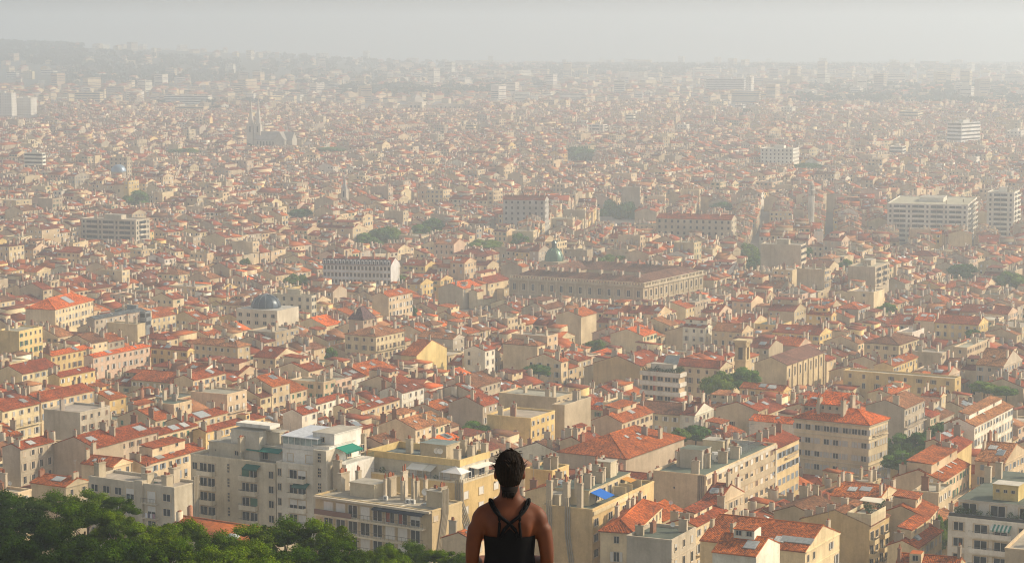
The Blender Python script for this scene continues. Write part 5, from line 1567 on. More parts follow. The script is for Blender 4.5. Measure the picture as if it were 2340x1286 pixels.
def gothic_church():
    d = far(2080)
    st = (.58, .54, .47)
    p = at(582, 342, d)
    gz = ground(p.x, p.y)
    k1 = d / 2080
    o = thing('gothic_church', 'gothic church with two sharp tall spires and a long pale nave, faint in the haze', 'church', (p.x, p.y, gz))
    th = math.radians(-18)
    o.rotation_euler = (0, 0, th)
    for px in range(566, 696, 14): protect(px, 336, d - 12)
    zt = at(575, 224, d).z - gz; ze = at(575, 284, d).z - gz
    for x in (-3.6, 4.6):
        g = Geo(); g.box(x - 2.9, x + 2.9, -3, 3, -6, ze, 'plaster', st)
        for q in (-2.9, 2.9):
            for y in (-3, 3): g.box(x + q - .6, x + q + .6, y - .6, y + .6, -6, ze + 1.5, 'plaster', st)
        t = part('tower', g, o)
        g = Geo(); g.lathe([(3.0, ze), (1.7, ze + (zt - ze) * .45), (.1, zt), (.01, zt + .3)], 'plaster', (.62, .58, .51), 8, x, 0); part('spire', g, t)
        g = Geo(); g.box(x - .7, x + .7, -3.06, -3, ze - 8, ze - 2, 'glass', DARK); part('lancet', g, t)
    zr = at(640, 300, d).z - gz; ze2 = at(640, 318, d).z - gz
    n0, n1 = 3, 44
    g = Geo(); g.box(n0, n1, -6, 6, -6, ze2, 'plaster', (.50, .47, .40))
    g.face([(n1, -6, ze2), (n1, 6, ze2), (n1, 0, zr)], 'plaster', (.50, .47, .40))
    part('nave', g, o)
    g = Geo()
    for sg in (1, -1):
        pts = [(n0, -6.4 * sg, ze2 - .2), (n1, -6.4 * sg, ze2 - .2), (n1, 0, zr), (n0, 0, zr)]
        g.slab(pts if sg > 0 else pts[::-1], .3, 'felt', (.36, .33, .29))
    part('roof', g, o)
    g = Geo(); g.box(26, 38, -11, 11, -6, ze2, 'plaster', (.50, .47, .40)); g.face([(26, -11, ze2), (38, -11, ze2), (32, -11, zr)], 'plaster', (.5, .47, .4))
    for a_, b_ in ((25.6, 32), (38.4, 32)):
        pts = [(a_, -11.2, ze2 - .2), (b_, -11.2, zr + .1), (b_, 11, zr + .1), (a_, 11, ze2 - .2)]
        g.slab(pts[::-1] if a_ < b_ else pts, .3, 'felt', (.36, .33, .29))
    part('transept', g, o)
    for k in range(6):
        g = Geo(); x = 6 + k * 3.4; g.box(x - .6, x + .6, -6.05, -6, ze2 - 7, ze2 - 2, 'glass', DARK); part('window', g, o)
    c, n = math.cos(th), math.sin(th)
    SOLID.append(dict(x=p.x + 20 * k1 * c, y=p.y + 20 * k1 * n, gz=gz, rot=th, wx=52 * k1, wy=26 * k1, H=zr)); REFS.append(('twin spired church', 585, 300))
    # fountain palace with curved wings
    d = 3280.0
    p = at(953, 256, d); gz = ground(p.x, p.y)
    for px in range(835, 1066, 16): protect(px, 250, d - 24)
    o = thing('fountain_palace', 'faint colonnaded palace with a central domed pavilion and two long wings', 'palace', (p.x, p.y, gz), -.3)
    o.scale = (d / 2900,) * 3
    wc = (.72, .64, .50); m = d / F
    g = Geo(); w = 9
    g.box(-w, w, -8, 8, -6, 12, 'plaster', wc); g.box(-w * 1.1, w * 1.1, -9, 9, 12, 13.5, 'plaster', wc)
    part('pavilion', g, o)
    g = Geo(); g.lathe([(w * 1.05, 13.5), (w * .8, 18), (w * .35, 21.5), (.8, 22.5), (.4, 24.5), (.01, 25)], 'plaster', (.50, .46, .40), 4); part('dome', g, o)
    for k in (-1, 0, 1):
        g = Geo(); g.box(k * 5 - 1.5, k * 5 + 1.5, -8.06, -8, 0, 9, 'glass', DARK); part('arch', g, o)
    for sx in (-1, 1):
        g = Geo(); g.box(min(sx * 26, sx * 62), max(sx * 26, sx * 62), -9, 9, -6, 11, 'plaster', wc, top=('tile_far', (.36, .2, .12))); part('wing', g, o)
        g = Geo()
        for k in range(12):
            x = sx * (w + 1 + k * 1.4); g.box(x - .35, x + .35, 2, 3, -2, 8, 'plaster', wc)
        g.box(min(sx * w, sx * 26), max(sx * w, sx * 26), 1.5, 3.5, 8, 9.5, 'plaster', wc, bottom=True); g.box(min(sx * w, sx * 26), max(sx * w, sx * 26), 1.5, 3.5, -6, -2, 'plaster', wc)
        q = part('colonnade', g, o); q['kind'] = 'stuff'
        for k in range(6):
            x = sx * (29 + k * 6); g = Geo(); g.box(x - 1, x + 1, -9.06, -9, 3, 8, 'glass', DARK); part('window', g, o)
    SOLID.append(dict(x=p.x, y=p.y, gz=gz, rot=-.3, wx=128 * d / 2900, wy=24 * d / 2900, H=12)); REFS.append(('fountain palace', 953, 235))
    # slim round bell tower, white
    d = far(1450)
    p = at(1854, 462, d); zt = at(1854, 413, d).z - p.z
    protect(1848, 464, d - 4); protect(1860, 464, d - 4)
    o = thing('church_tower', 'slim white octagonal church tower with two open stages and a round cap', 'church tower', (p.x, p.y, p.z))
    g = Geo(); g.lathe([(2.0, -18), (2.0, zt * .32)], 'plaster', (.66, .63, .56), 8); part('wall', g, o)
    for z0, z1, r_ in ((.34, .56, 1.8), (.58, .78, 1.5)):
        g = Geo(); g.lathe([(r_ + .35, zt * z0 - .4), (r_ + .35, zt * z0), (r_ * .55, zt * z0), (r_ * .55, zt * z1)], 'plaster', (.3, .28, .25), 8)
        for k in range(8):
            an = 2 * PI * (k + .5) / 8; g.tube([(r_ * math.cos(an), r_ * math.sin(an), zt * z0), (r_ * math.cos(an), r_ * math.sin(an), zt * z1)], .28, 'plaster', (.68, .65, .58), 6)
        g.lathe([(r_ + .3, zt * z1), (r_ + .3, zt * z1 + .4), (.1, zt * z1 + .4)], 'plaster', (.68, .65, .58), 8); part('open_stage', g, o)
    g = Geo(); g.lathe([(1.5, zt * .8), (1.3, zt * .9), (.7, zt * .97), (.05, zt), (.01, zt)], 'plaster', (.66, .63, .57), 10); part('cap', g, o)
    SOLID.append(dict(x=p.x, y=p.y, gz=p.z, rot=0, wx=6, wy=6, H=zt)); REFS.append(('slim white church tower', 1854, 435))
    # small stone spire
    d = far(1560)
    p = at(788, 455, d); zt = at(788, 402, d).z - p.z
    protect(783, 456, d - 4); protect(793, 456, d - 4)
    o = thing('church_spire', 'small church with a pointed grey stone spire rising from low roofs', 'church', (p.x, p.y, p.z), -.35)
    g = Geo(); g.box(-2, 2, -2, 2, -16, zt * .42, 'plaster', (.50, .46, .38)); g.box(-.6, .6, -2.05, -2, zt * .1, zt * .36, 'glass', DARK); part('tower', g, o)
    g = Geo(); g.lathe([(2.3, zt * .42), (.9, zt * .75), (.05, zt), (.01, zt)], 'plaster', (.46, .45, .42), 8); part('spire', g, o)
    SOLID.append(dict(x=p.x, y=p.y, gz=p.z, rot=0, wx=6, wy=6, H=zt)); REFS.append(('grey stone spire', 788, 430))
gothic_church()
# ------------------------------------------------------------------ the city between: streets of terraced houses
DISTRICT = {}
def district(x, y):
    if y < 1150: return 28.0
    k = (int(math.floor(x / 330)), int(math.floor(y / 330)))
    if k not in DISTRICT:
        DISTRICT[k] = random.Random(k[0] * 971 + k[1] * 31 + 5).choice([28, 28, 20, 36, 8, -8, 48])
    return float(DISTRICT[k])

TREES = []         # (px centre, py centre, width px, height px, distance or None, kind)
for t in [(313, 450, 56, 42), (685, 488, 44, 30), (675, 637, 40, 30), (835, 545, 46, 34), (868, 536, 50, 40), (895, 532, 34, 40), (962, 522, 40, 26), (990, 512, 46, 34),
          (820, 622, 34, 28), (850, 628, 34, 26), (880, 632, 34, 26), (910, 634, 34, 24), (916, 712, 22, 32), (938, 710, 24, 32), (1398, 592, 54, 24), (1390, 480, 42, 66), (1430, 486, 44, 64),
          (1712, 572, 40, 46), (1728, 598, 40, 40), (2198, 618, 54, 42), (2316, 636, 60, 46), (1934, 602, 30, 30), (1836, 574, 44, 26), (1640, 872, 62, 62, 722), (1700, 856, 62, 50, 735), (1590, 985, 52, 38), (1558, 988, 34, 30),
          (1082, 975, 56, 34), (1232, 842, 50, 22), (1362, 786, 36, 30), (2050, 1012, 56, 60), (2100, 1004, 50, 44), (2112, 1030, 56, 50), (2055, 1046, 66, 46), (2150, 990, 66, 60), (2150, 1205, 28, 70),
          (758, 806, 14, 36), (2225, 762, 34, 24), (1108, 556, 60, 22), (1190, 545, 36, 34), (1325, 352, 66, 44), (420, 345, 60, 18), (760, 342, 60, 16), (1850, 380, 60, 18), (2250, 880, 50, 26), (2300, 890, 50, 22), (1650, 470, 40, 22), (560, 598, 20, 24), (2028, 702, 40, 30), (455, 1192, 26, 34)]:
    TREES.append(t)
TREE_POS = []
for (px, py, w, h, *fixed) in TREES:
    lo, hi = 330.0, 5000.0
    for _ in range(45):                       # its foot is hidden: stand it so that its top is about 12 m over the ground
        mid = (lo + hi) / 2
        q = at(px, py + h / 2 - h, mid)
        if q.z - ground(q.x, q.y) > 14: lo = mid
        else: hi = mid
    if fixed: lo = fixed[0]
    q = at(px, py - h / 2, lo)
    TREE_POS.append((q.x, q.y, ground(q.x, q.y), q.z - ground(q.x, q.y), w * lo / F, h * lo / F, px, py))

for (x, y, gz, h, w, ch, px, py) in TREE_POS:
    k = F / y
    for t in (-.38, -.15, .1, .38): protect(px + t * w * k, py + ch * k * .46, y)
def keep_view(s):
    """lower a house that would hide what the photograph shows behind it; False when it has to go"""
    a, b = s['wx'] / 2, s['wy'] / 2
    rise = s['pitch'] * (b if s['roof'] == 'gx' else min(a, b) if s['roof'] == 'hip' else a) if s['roof'] in ('gx', 'gy', 'hip') else s['pitch'] * a * 1.2 if s['roof'] == 'shed' else 0
    rise += .6
    P = [proj(x, y, s['gz'] + s['H'])[0] for x, y in corners(s, .3)]
    x0, x1 = min(P), max(P)
    y0 = min(y for x, y in corners(s))
    for k in range(int(x0 // 20), int(x1 // 20) + 1):
        for (px, py, y) in PROT.get(k, ()):
            if px < x0 or px > x1 or y0 > y - 2: continue
            z = at(px, py, s['y']).z - s['gz'] - rise
            if z < s['H']:
                if z < 2.6: return False
                s['H'] = z
    return True

GRID = {}
def cell_of(x, y): return (int(x // 60), int(y // 60))
def reg(s):
    for dx in (-1, 0, 1):
        for dy in (-1, 0, 1):
            c = cell_of(s['x'] + dx * 60, s['y'] + dy * 60)
            GRID.setdefault(c, []).append(s)
BIG = [s for s in SOLID if max(s['wx'], s['wy']) > 55]
for s in SOLID:
    if s not in BIG: reg(s)
def free(s, grow=0.0):
    for t in BIG:
        if overlap(s, t, grow): return False
    for t in GRID.get(cell_of(s['x'], s['y']), ()):
        if overlap(s, t, grow): return False
    for t in TREE_POS:
        if (s['x'] - t[0]) ** 2 + (s['y'] - t[1]) ** 2 < (t[4] * .42 + 4) ** 2: return False
    # an open street running away from the palace's left corner
    if 985 < s['y'] < 1500:
        px, py = proj(s['x'], s['y'], s['gz'])
        if 1118 < px < 1150: return False
        if s['y'] < 1120 and 985 < px < 1160: return False
    return True

WC = ['cream'] * 7 + ['beige'] * 7 + ['yellow'] + ['grey'] + ['white'] + ['tan'] * 2 + ['pink']
def fill():
    out = []
    r = random.Random(42)
    for gx in range(-6, 7):
        for gy in range(1, 12):
            X0, Y0 = gx * 330, gy * 330
            if Y0 + 330 < 400 or Y0 > 3250: continue
            if abs(gx * 330 + 165) - 260 > .24 * (Y0 + 330) + 60: continue
            th = district(X0 + 165, max(Y0 + 165, 1) if Y0 > 1100 else 500)
            t_ = math.radians(th)
            v = (math.cos(t_), -math.sin(t_)); u = (math.sin(t_), math.cos(t_))
            near = Y0 + 330 <= 1160
            ox, oy = (0, 0) if near else (X0 + 165, Y0 + 165)
            ca = ((X0 + 165 - ox) * u[0] + (Y0 + 165 - oy) * u[1]); cb = ((X0 + 165 - ox) * v[0] + (Y0 + 165 - oy) * v[1])
            SA, SB = 88.0, 43.5
            i0, i1 = int((ca - 260) // SA), int((ca + 260) // SA)
            j0, j1 = int((cb - 260) // SB), int((cb + 260) // SB)
            for i in range(i0, i1 + 1):
                for j in range(j0, j1 + 1):
                    br = random.Random(i * 7919 + j * 104729 + (0 if near else gx * 37 + gy * 1009))
                    a0 = i * SA + br.uniform(0, 4); a1 = a0 + SA - br.choice([8, 9, 11])
                    bb = j * SB + br.uniform(-2, 2)
                    basef = br.choice([3, 3.5, 4, 4])
                    lots = []
                    row_w = br.uniform(12.5, 14.5)
                    st_w = br.choice([7.0, 8.0, 9.0])
                    court = SB - st_w - 2 * row_w
                    pxm, _ = proj(ox + a0 * u[0] + bb * v[0], oy + a0 * u[1] + bb * v[1], 25)
                    turned = br.random() < (.12 if near and pxm < 900 and Y0 < 700 else .34)
                    if not turned:
                        for side in (0, 1):
                            a = a0
                            rh = (basef + br.choice([0, 0, 0, 1, -1])) * 3.1
                            while a < a1 - 4:
                                w = br.uniform(5.8, 10.5)
                                if br.random() < .09: w = br.uniform(12, 22)
                                if a + w > a1 - 3: w = a1 - a
                                dep = row_w + br.uniform(-1.2, 1.2)
                                bc = bb + (dep / 2 if side == 0 else SB - st_w - dep / 2)
                                lots.append((a + w / 2, bc, w, dep, side, a == a0, False, rh))
                                a += w
                        a = a0 + br.uniform(2, 10)          # sheds, workshops and low wings in the court
                        while a < a1 - 8 and court > 4:
                            w = br.uniform(6, 14)
                            lots.append((a + w / 2, bb + row_w + court / 2 + br.uniform(-2, 2), w, max(3.5, court - br.uniform(.5, 2)), 2, False, True, 0))
                            a += w + br.uniform(0, 8)
                    else:                                    # the same block with its rows set across the view
                        for aa in (a0, a0 + 44):
                            L2 = 44 - br.choice([7, 8, 9])
                            cr = L2 - 2 * row_w
                            for side in (0, 1):
                                b0, b1 = bb, bb + SB - st_w
                                rh = (basef + br.choice([0, 0, 0, 1, -1])) * 3.1
                                q_ = b0
                                while q_ < b1 - 4:
                                    w = br.uniform(5.8, 10.5)
                                    if br.random() < .15: w = br.uniform(12, 20)
                                    if q_ + w > b1 - 3: w = b1 - q_
                                    dep = row_w + br.uniform(-1.2, 1.2)
                                    ac = aa + (dep / 2 if side == 0 else L2 - dep / 2)
                                    lots.append((ac, q_ + w / 2, w, dep, 10 + side, q_ + w >= b1 - .01, False, rh))
                                    q_ += w
                            q_ = b0 + br.uniform(0, 6)
                            while q_ < b1 - 6 and cr > 4:
                                w = br.uniform(5, 11)
                                lots.append((aa + row_w + cr / 2, q_ + w / 2, max(3.5, cr - br.uniform(.5, 2)), w, 2, False, True, 0))
                                q_ += w + br.uniform(0, 6)
                    for (a, b_, w, dep, side, first, low, rh) in lots:
                        x, y = ox + a * u[0] + b_ * v[0], oy + a * u[1] + b_ * v[1]
                        if not (X0 <= x < X0 + 330 and Y0 <= y < Y0 + 330) or y < 445: continue
                        px, _ = proj(x, y, 25)
                        if px < -60 - 24 * F / y or px > IW + 70 + 24 * F / y: continue
                        gz = ground(x, y)
                        H = rh + br.choice([-3.1, 0, 0, 0, 0, 0, 0, 3.1]) + br.uniform(-.5, .6)
                        if low: H = br.uniform(4.5, basef * 3.1 - 1.5)
                        if y < 540: H = min(H, 11)
                        roof = 'gy'; tile = br.choice(['red'] * 7 + ['dark red'] * 3 + ['orange'] * 6 + ['pale'] * 3 + ['brown'] * 2 + ['bright orange'] * (1 if y < 1200 else 0))
                        if y < 680 and 1080 < px < 1250: tile = 'brown'
                        q = br.random()
                        if q < .10: roof, tile = 'flat', br.choice(['grey', 'grey', 'green'])
                        elif q < .17: roof = 'hip'
                        elif q < .25 and not low: roof = 'gx' if w > dep * .8 else 'gy'
                        elif low and q < .6: roof = 'shed'
                        tallb = br.random() < .03 and not low
                        if tallb: H += 6; roof, tile = 'flat', 'grey'
                        fr = dict(x=x, y=y, gz=gz, rot=-t_, wx=dep - .02, wy=w - .04, H=H, th=th)
                        if side >= 10:
                            fr['wx'], fr['wy'] = w - .04, dep - .02
                            roof = {'gy': 'gx', 'gx': 'gy'}.get(roof, roof)
                        s = spec(fr, br.choice(['beige', 'cream', 'tan']) if tallb else br.choice(WC), roof, tile, br.uniform(.30, .42), br)
                        s['fx'] = True if side == 1 else ('few' if br.random() < .6 else True)
                        s['fy'] = (True if br.random() < .6 else 'few') if first else (False if br.random() < .82 else 'few')
                        if tallb: s['fx'] = True
                        s['rows'] = 2 if y > 800 and not tallb else 3
                        if side >= 10:
                            s['fx'] = 'few' if not first else True
                            s['fy'] = True if side == 10 else 'few' if br.random() < .5 else True
                            if not first and br.random() < .7: s['fx'] = False
                        if low: s['rows'] = 1
                        if not free(s, -.3) or not keep_view(s): continue
                        plan_details(s, br)
                        if low: s['chim'] = s['chim'][:1]
                        s['seed'] = br.randrange(1 << 30)
                        out.append(s)
                        reg(s)
    return out
CAND += fill()
print('houses planned', len(CAND))

# ------------------------------------------------------------------ which of them show largest: a coarse picture of the plan
def hull(pts):
    pts = sorted(set(pts))
    if len(pts) < 3: return pts
    def half(p):
        h = []
        for q in p:
            while len(h) > 1 and (h[-1][0] - h[-2][0]) * (q[1] - h[-2][1]) - (h[-1][1] - h[-2][1]) * (q[0] - h[-2][0]) <= 0: h.pop()
            h.append(q)
        return h
    lo, up = half(pts), half(pts[::-1])
    return lo[:-1] + up[:-1]

KX = 3.0
NW, NH = int(IW / KX), int(IH / KX) + 1
IDS = np.full((NH, NW), -1, dtype=np.int32)
def paint(s, k):
    cs = corners(s)
    pts = []
    for (x, y) in cs:
        pts.append(proj(x, y, s['gz'])); pts.append(proj(x, y, s['gz'] + s['H']))
    if s.get('roof') in ('gx', 'gy', 'hip'):
        a, b = s['wx'] / 2, s['wy'] / 2
        rz = s['gz'] + s['H'] + s['pitch'] * (b if s['roof'] == 'gx' else a if s['roof'] == 'gy' else min(a, b))
        c, n = math.cos(s['rot']), math.sin(s['rot'])
        ends = ((-a, 0), (a, 0)) if s['roof'] == 'gx' else ((0, -b), (0, b)) if s['roof'] == 'gy' else ((0, 0),)
        for x, y in ends: pts.append(proj(s['x'] + x * c - y * n, s['y'] + x * n + y * c, rz))
    h = hull([(round(p[0] / KX, 3), round(p[1] / KX, 3)) for p in pts])
    xs = [p[0] for p in h]; ys = [p[1] for p in h]
    x0, x1, y0, y1 = max(0, int(min(xs))), min(NW - 1, int(max(xs)) + 1), max(0, int(min(ys))), min(NH - 1, int(max(ys)) + 1)
    if x0 >= x1 or y0 >= y1: return
    gx, gy = np.meshgrid(np.arange(x0, x1 + 1) + .5, np.arange(y0, y1 + 1) + .5)
    m = np.ones(gx.shape, bool)
    for i in range(len(h)):
        p, q = h[i], h[(i + 1) % len(h)]
        m &= (q[0] - p[0]) * (gy - p[1]) - (q[1] - p[1]) * (gx - p[0]) >= 0
    sub = IDS[y0:y1 + 1, x0:x1 + 1]
    sub[m] = k
ALLS = sorted([(s['y'], 1, i, s) for i, s in enumerate(CAND)] + [(s['y'], 0, i, s) for i, s in enumerate(SOLID) if not s.get('manual')], key=lambda t: -t[0])
for y, kind, i, s in ALLS: paint(s, i if kind else -2)
IDS[int(1190 / KX):, :int(800 / KX)] = -3      # the pines stand in front here
IDS[int(1130 / KX):int(1190 / KX), :int(300 / KX)] = -3
IDS[int(1030 / KX):, int(1075 / KX):int(1255 / KX)] = -3
cnt = np.bincount(IDS[IDS >= 0].ravel(), minlength=len(CAND))
order = sorted(range(len(CAND)), key=lambda i: -(cnt[i] + (15 if CAND[i].get('manual') else 0)))
N_HOUSES = 300
CHOSEN = [i for i in order[:N_HOUSES] if cnt[i] > 0]
cset = set(CHOSEN)
yy, xx = np.mgrid[0:NH, 0:NW]
HOUSE_OBJ = []
for i in CHOSEN:
    s = CAND[i]
    m = IDS == i
    px, py = float(xx[m].mean() * KX), float(yy[m].mean() * KX)
    o = build_house(s, None, 'house', 'house', 'tiled houses of the near streets' if not s.get('manual') else 'tiled houses of the near streets')
    HOUSE_OBJ.append((o, s, px, py))
print('houses built singly', len(HOUSE_OBJ), 'smallest', cnt[CHOSEN[-1]] * KX * KX)

# ------------------------------------------------------------------ everything past those: one mass
class Big:
    def __init__(s):
        s.v = []; s.nv = 0; s.lv = []; s.ln = []; s.m = []; s.c = []
    def add(s, g, rot, x, y, z):
        if not g.f: return
        a = np.array(g.v, dtype=np.float64)
        c, n = math.cos(rot), math.sin(rot)
        o = np.empty_like(a)
        o[:, 0] = a[:, 0] * c - a[:, 1] * n + x; o[:, 1] = a[:, 0] * n + a[:, 1] * c + y; o[:, 2] = a[:, 2] + z
        s.v.append(o)
        k = s.nv
        for f in g.f:
            s.lv.extend([i + k for i in f]); s.ln.append(len(f))
        s.m.extend(g.m); s.c.extend(g.c)
        s.nv += len(g.v)
    def build(s, name):
        me = bpy.data.meshes.new(name)
        v = np.concatenate(s.v).astype(np.float32)
        me.vertices.add(len(v)); me.vertices.foreach_set('co', v.ravel())
        me.loops.add(len(s.lv)); me.loops.foreach_set('vertex_index', np.array(s.lv, dtype=np.int32))
        ln = np.array(s.ln, dtype=np.int32)
        me.polygons.add(len(ln))
        me.polygons.foreach_set('loop_start', np.concatenate([[0], np.cumsum(ln)[:-1]]).astype(np.int32))
        used = sorted(set(s.m))
        for k in used: me.materials.append(MAT[k])
        me.polygons.foreach_set('material_index', np.array([used.index(k) for k in s.m], dtype=np.int32))
        me.update(calc_edges=True)
        at_ = me.attributes.new('Col', 'FLOAT_COLOR', 'FACE')
        fl = np.ones((len(s.c), 4), dtype=np.float32); fl[:, :3] = np.array(s.c, dtype=np.float32)
        at_.data.foreach_set('color', fl.ravel())
        me.validate()
        return me

def mass_house(B, s):
    g = wall_geo(s)
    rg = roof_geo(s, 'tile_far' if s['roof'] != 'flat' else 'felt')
    rg.uv = {}
    g.add(rg)
    a, b = s['wx'] / 2, s['wy'] / 2
    sc_ = SHUT[s['shut']]
    for (face, p, z, kind, sx, sz) in s['wins']:
        col, mt = (sc_, 'paint') if kind == 'closed' else (DARK, 'glass')
        hw, hh = .55 * sx, .95 * sz
        for q0, q1, cc, mm, e in ((p - hw, p + hw, col, mt, .04),) + (((p - hw - .6, p - hw, sc_, 'paint', .06), (p + hw, p + hw + .6, sc_, 'paint', .06)) if kind == 'open' else ()):
            if face == 'X': g.face([(a + e, q0, z - hh), (a + e, q1, z - hh), (a + e, q1, z + hh), (a + e, q0, z + hh)], mm, cc)
            else: g.face([(q0, -b - e, z - hh), (q1, -b - e, z - hh), (q1, -b - e, z + hh), (q0, -b - e, z + hh)], mm, cc)
    if s['roof'] != 'flat' and s.get('fx', True): g.box(a, a + .22, -b + .01, b - .01, s['H'] - .42, s['H'] - .2, 'plaster', tuple(min(.8, x * 1.1) for x in s['wallc']), bottom=True)
    if s['ext']: k = attic_geo(s, 'tile_far'); k.uv = {}; g.add(k)
    for (x, y, z, sx, sy, h, i) in s['chim']:
        c = [(.50, .43, .32), (.42, .36, .29), (.58, .50, .38), (.30, .15, .09), (.52, .45, .33), (.36, .31, .26)][i % 6]
        g.box(x - sx / 2, x + sx / 2, y - sy / 2, y + sy / 2, z - .5, z + h, 'plaster', c)
        g.box(x - sx * .35, x + sx * .35, y - sy * .3, y + sy * .3, z + h, z + h + .22, 'plaster', (.33, .13, .07))
    if s['roof'] != 'flat':
        for (t, l, w, h, i) in s['sky']:
            m = slope_frame(s, t, l) @ Matrix.Diagonal((h if s['roof'] != 'gx' else w, w if s['roof'] != 'gx' else h, 1, 1))
            k = Geo(); k.box(-.5, .5, -.5, .5, -.1, .14, 'metal', [(.42, .45, .46), (.60, .61, .58), (.22, .26, .29), (.34, .36, .35)][i % 4])
            g.add(k, m)
    B.add(g, s['rot'], s['x'], s['y'], s['gz'])

B = Big()
nm_ = 0
for i, s in enumerate(CAND):
    if i in cset: continue
    if s['y'] < 900 and cnt[i] == 0 and s.get('manual'): continue
    mass_house(B, s); nm_ += 1

def suburbs():
    """beyond the old streets: villas, flats and gardens thinning out to the hills"""
    r = random.Random(77)
    n = 0
    y = 3600.0
    while y < 8600:
        step = 27 + (y - 3600) * .010
        x = -(.25 * y + 40)
        while x < .25 * y + 40:
            xx_, yy_ = x + r.uniform(-9, 9), y + r.uniform(-9, 9)
            x += step
            base = float(np.interp(yy_, GD, GZ)); gz = ground(xx_, yy_)
            px, py = proj(xx_, yy_, gz)
            wood = gz - base > 8
            dens = .85 if yy_ < 4300 else .66 if yy_ < 5600 else .5
            if px > 1500 and yy_ > 4000: dens *= .75
            if wood: dens *= .22
            if r.random() > dens: continue
            q = r.random()
            th = math.radians(r.choice([28, 18, 40, 5, -15]))
            if q < .90:
                w, l, H = r.uniform(9, 14), r.uniform(9, 26), r.uniform(6, 14)
                s = spec(dict(x=xx_, y=yy_, gz=gz, rot=-th, wx=w, wy=l, H=H), r.choice(WC), r.choice(['gy', 'gy', 'hip', 'gx', 'flat']), r.choice(['red', 'pale', 'brown', 'orange', 'dark red']), .36, r)
                if s['roof'] == 'flat': s['tilec'] = vary(TILE['grey'], .2, r)
            else:
                w, l, H = r.uniform(11, 16), r.uniform(22, 55), r.choice([15, 18, 18, 24])
                if r.random() < .2: w, l, H = 16, 18, r.uniform(26, 38)
                if r.random() < .5: w, l = l, w
                s = spec(dict(x=xx_, y=yy_, gz=gz, rot=-th, wx=w, wy=l, H=H), r.choice(['white', 'white', 'cream', 'grey', 'beige']), 'flat', 'grey', .36, r)
            if not free(s) or not keep_view(s): continue
            reg(s)
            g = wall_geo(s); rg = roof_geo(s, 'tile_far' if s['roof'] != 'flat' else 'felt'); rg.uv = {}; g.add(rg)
            a, b = w / 2, l / 2
            k = 0
            while k < min(10, int(H / 3)):
                z = H - 1.2 - k * 3
                g.face([(a + .05, -b + .8, z - 1.3), (a + .05, b - .8, z - 1.3), (a + .05, b - .8, z), (a + .05, -b + .8, z)], 'glass', (.10, .10, .10)) if r.random() < .8 else None
                g.face([(-a + .8, -b - .05, z - 1.3), (a - .8, -b - .05, z - 1.3), (a - .8, -b - .05, z), (-a + .8, -b - .05, z)], 'glass', (.10, .10, .10)) if r.random() < .6 else None
                k += 1 if q >= .9 else 2
            B.add(g, s['rot'], s['x'], s['y'], s['gz']); n += 1
        y += step
    return n
ns_ = suburbs()
o = link('distant_city', B.build('distant_city'))
o['kind'] = 'stuff'
o['label'] = 'hazy mass of small tiled houses and flats spreading to the hills'
print('in the mass', nm_, ns_, 'faces', len(B.ln))
# ------------------------------------------------------------------ trees
def tree_variant(kind, i):
    """unit tree: crown about 1 wide and 1 high above a trunk; returns crown mesh, trunk mesh"""
    key = ('tree', kind, i)
    if key in CACHE: return CACHE[key]
    r = random.Random(hash((kind, i)) % 1000 if False else i * 17 + (3 if kind == 'broad' else 400))
    g = Geo(); t = Geo()
    if kind == 'broad':
        col = [(.085, .170, .022), (.062, .135, .028), (.115, .180, .020)][i % 3]
        blobs = []
        for k in range(26):
            u = Vector((r.gauss(0, 1), r.gauss(0, 1), r.gauss(0, 1))).normalized()
            k_ = r.uniform(.2, .36)
            blobs.append((u.x * k_, u.y * k_, .52 + u.z * k_ * .95, r.uniform(.14, .21)))
        for (x, y, z, q) in blobs:
            f = r.uniform(.75, 1.3)
            g.ellipsoid((x, y, z), (q * .8, q * .8, q * .66), 'leaf', tuple(c * f for c in col), 8, 5)
            leaf_ball(g, (x, y, z), (q, q, q * .85), 125, .068, r, tuple(c * f for c in col), -.5)
        t.tube([(0, 0, 0), (0, 0, .1)], [.03, .03], 'bark', (.12, .09, .065), 5)
    else:
        col = [(.056, .104, .005), (.036, .074, .005), (.092, .150, .006), (.018, .040, .005)][i % 4]  # leaf colours carry light: brighter for sunlit pines, darkest for the shaded corner
        blobs = []
        nb = 36
        for k in range(nb):
            an = r.uniform(0, 2 * PI); rr = math.sqrt(r.random()) * .43
            zt = .42 + .46 * math.sqrt(max(0, 1 - (rr / .46) ** 2)) - r.uniform(0, .26)
            blobs.append((rr * math.cos(an), rr * math.sin(an), zt, r.choice([.06, .08, .10, .12, .15])))
        for (x, y, z, q) in blobs:
            f = r.uniform(.55, 1.45)
            g.ellipsoid((x, y, z - q * .1), (q * .62, q * .62, q * .42), 'leaf', tuple(c * f for c in col), 9, 6)
            leaf_ball(g, (x, y, z), (q, q, q * .78), int(3300 * q), .024, r, tuple(c * f for c in col), -.35, .62, .30)
        t.tube([(0, 0, -1.2), (.02, 0, -.4), (-.02, .02, .1), (.03, .0, .5)], [.05, .045, .035, .015], 'bark', (.15, .11, .08), 7)
        for (x, y, z, q) in blobs[:14]:
            t.tube([(0, 0, max(-.2, z - .55)), (x * .6, y * .6, z - .2), (x, y, z)], [.02, .013, .005], 'bark', (.13, .095, .07), 5, False)
    CACHE[key] = (g.mesh(kind + '_crown'), t.mesh(kind + '_trunk'))
    return CACHE[key]

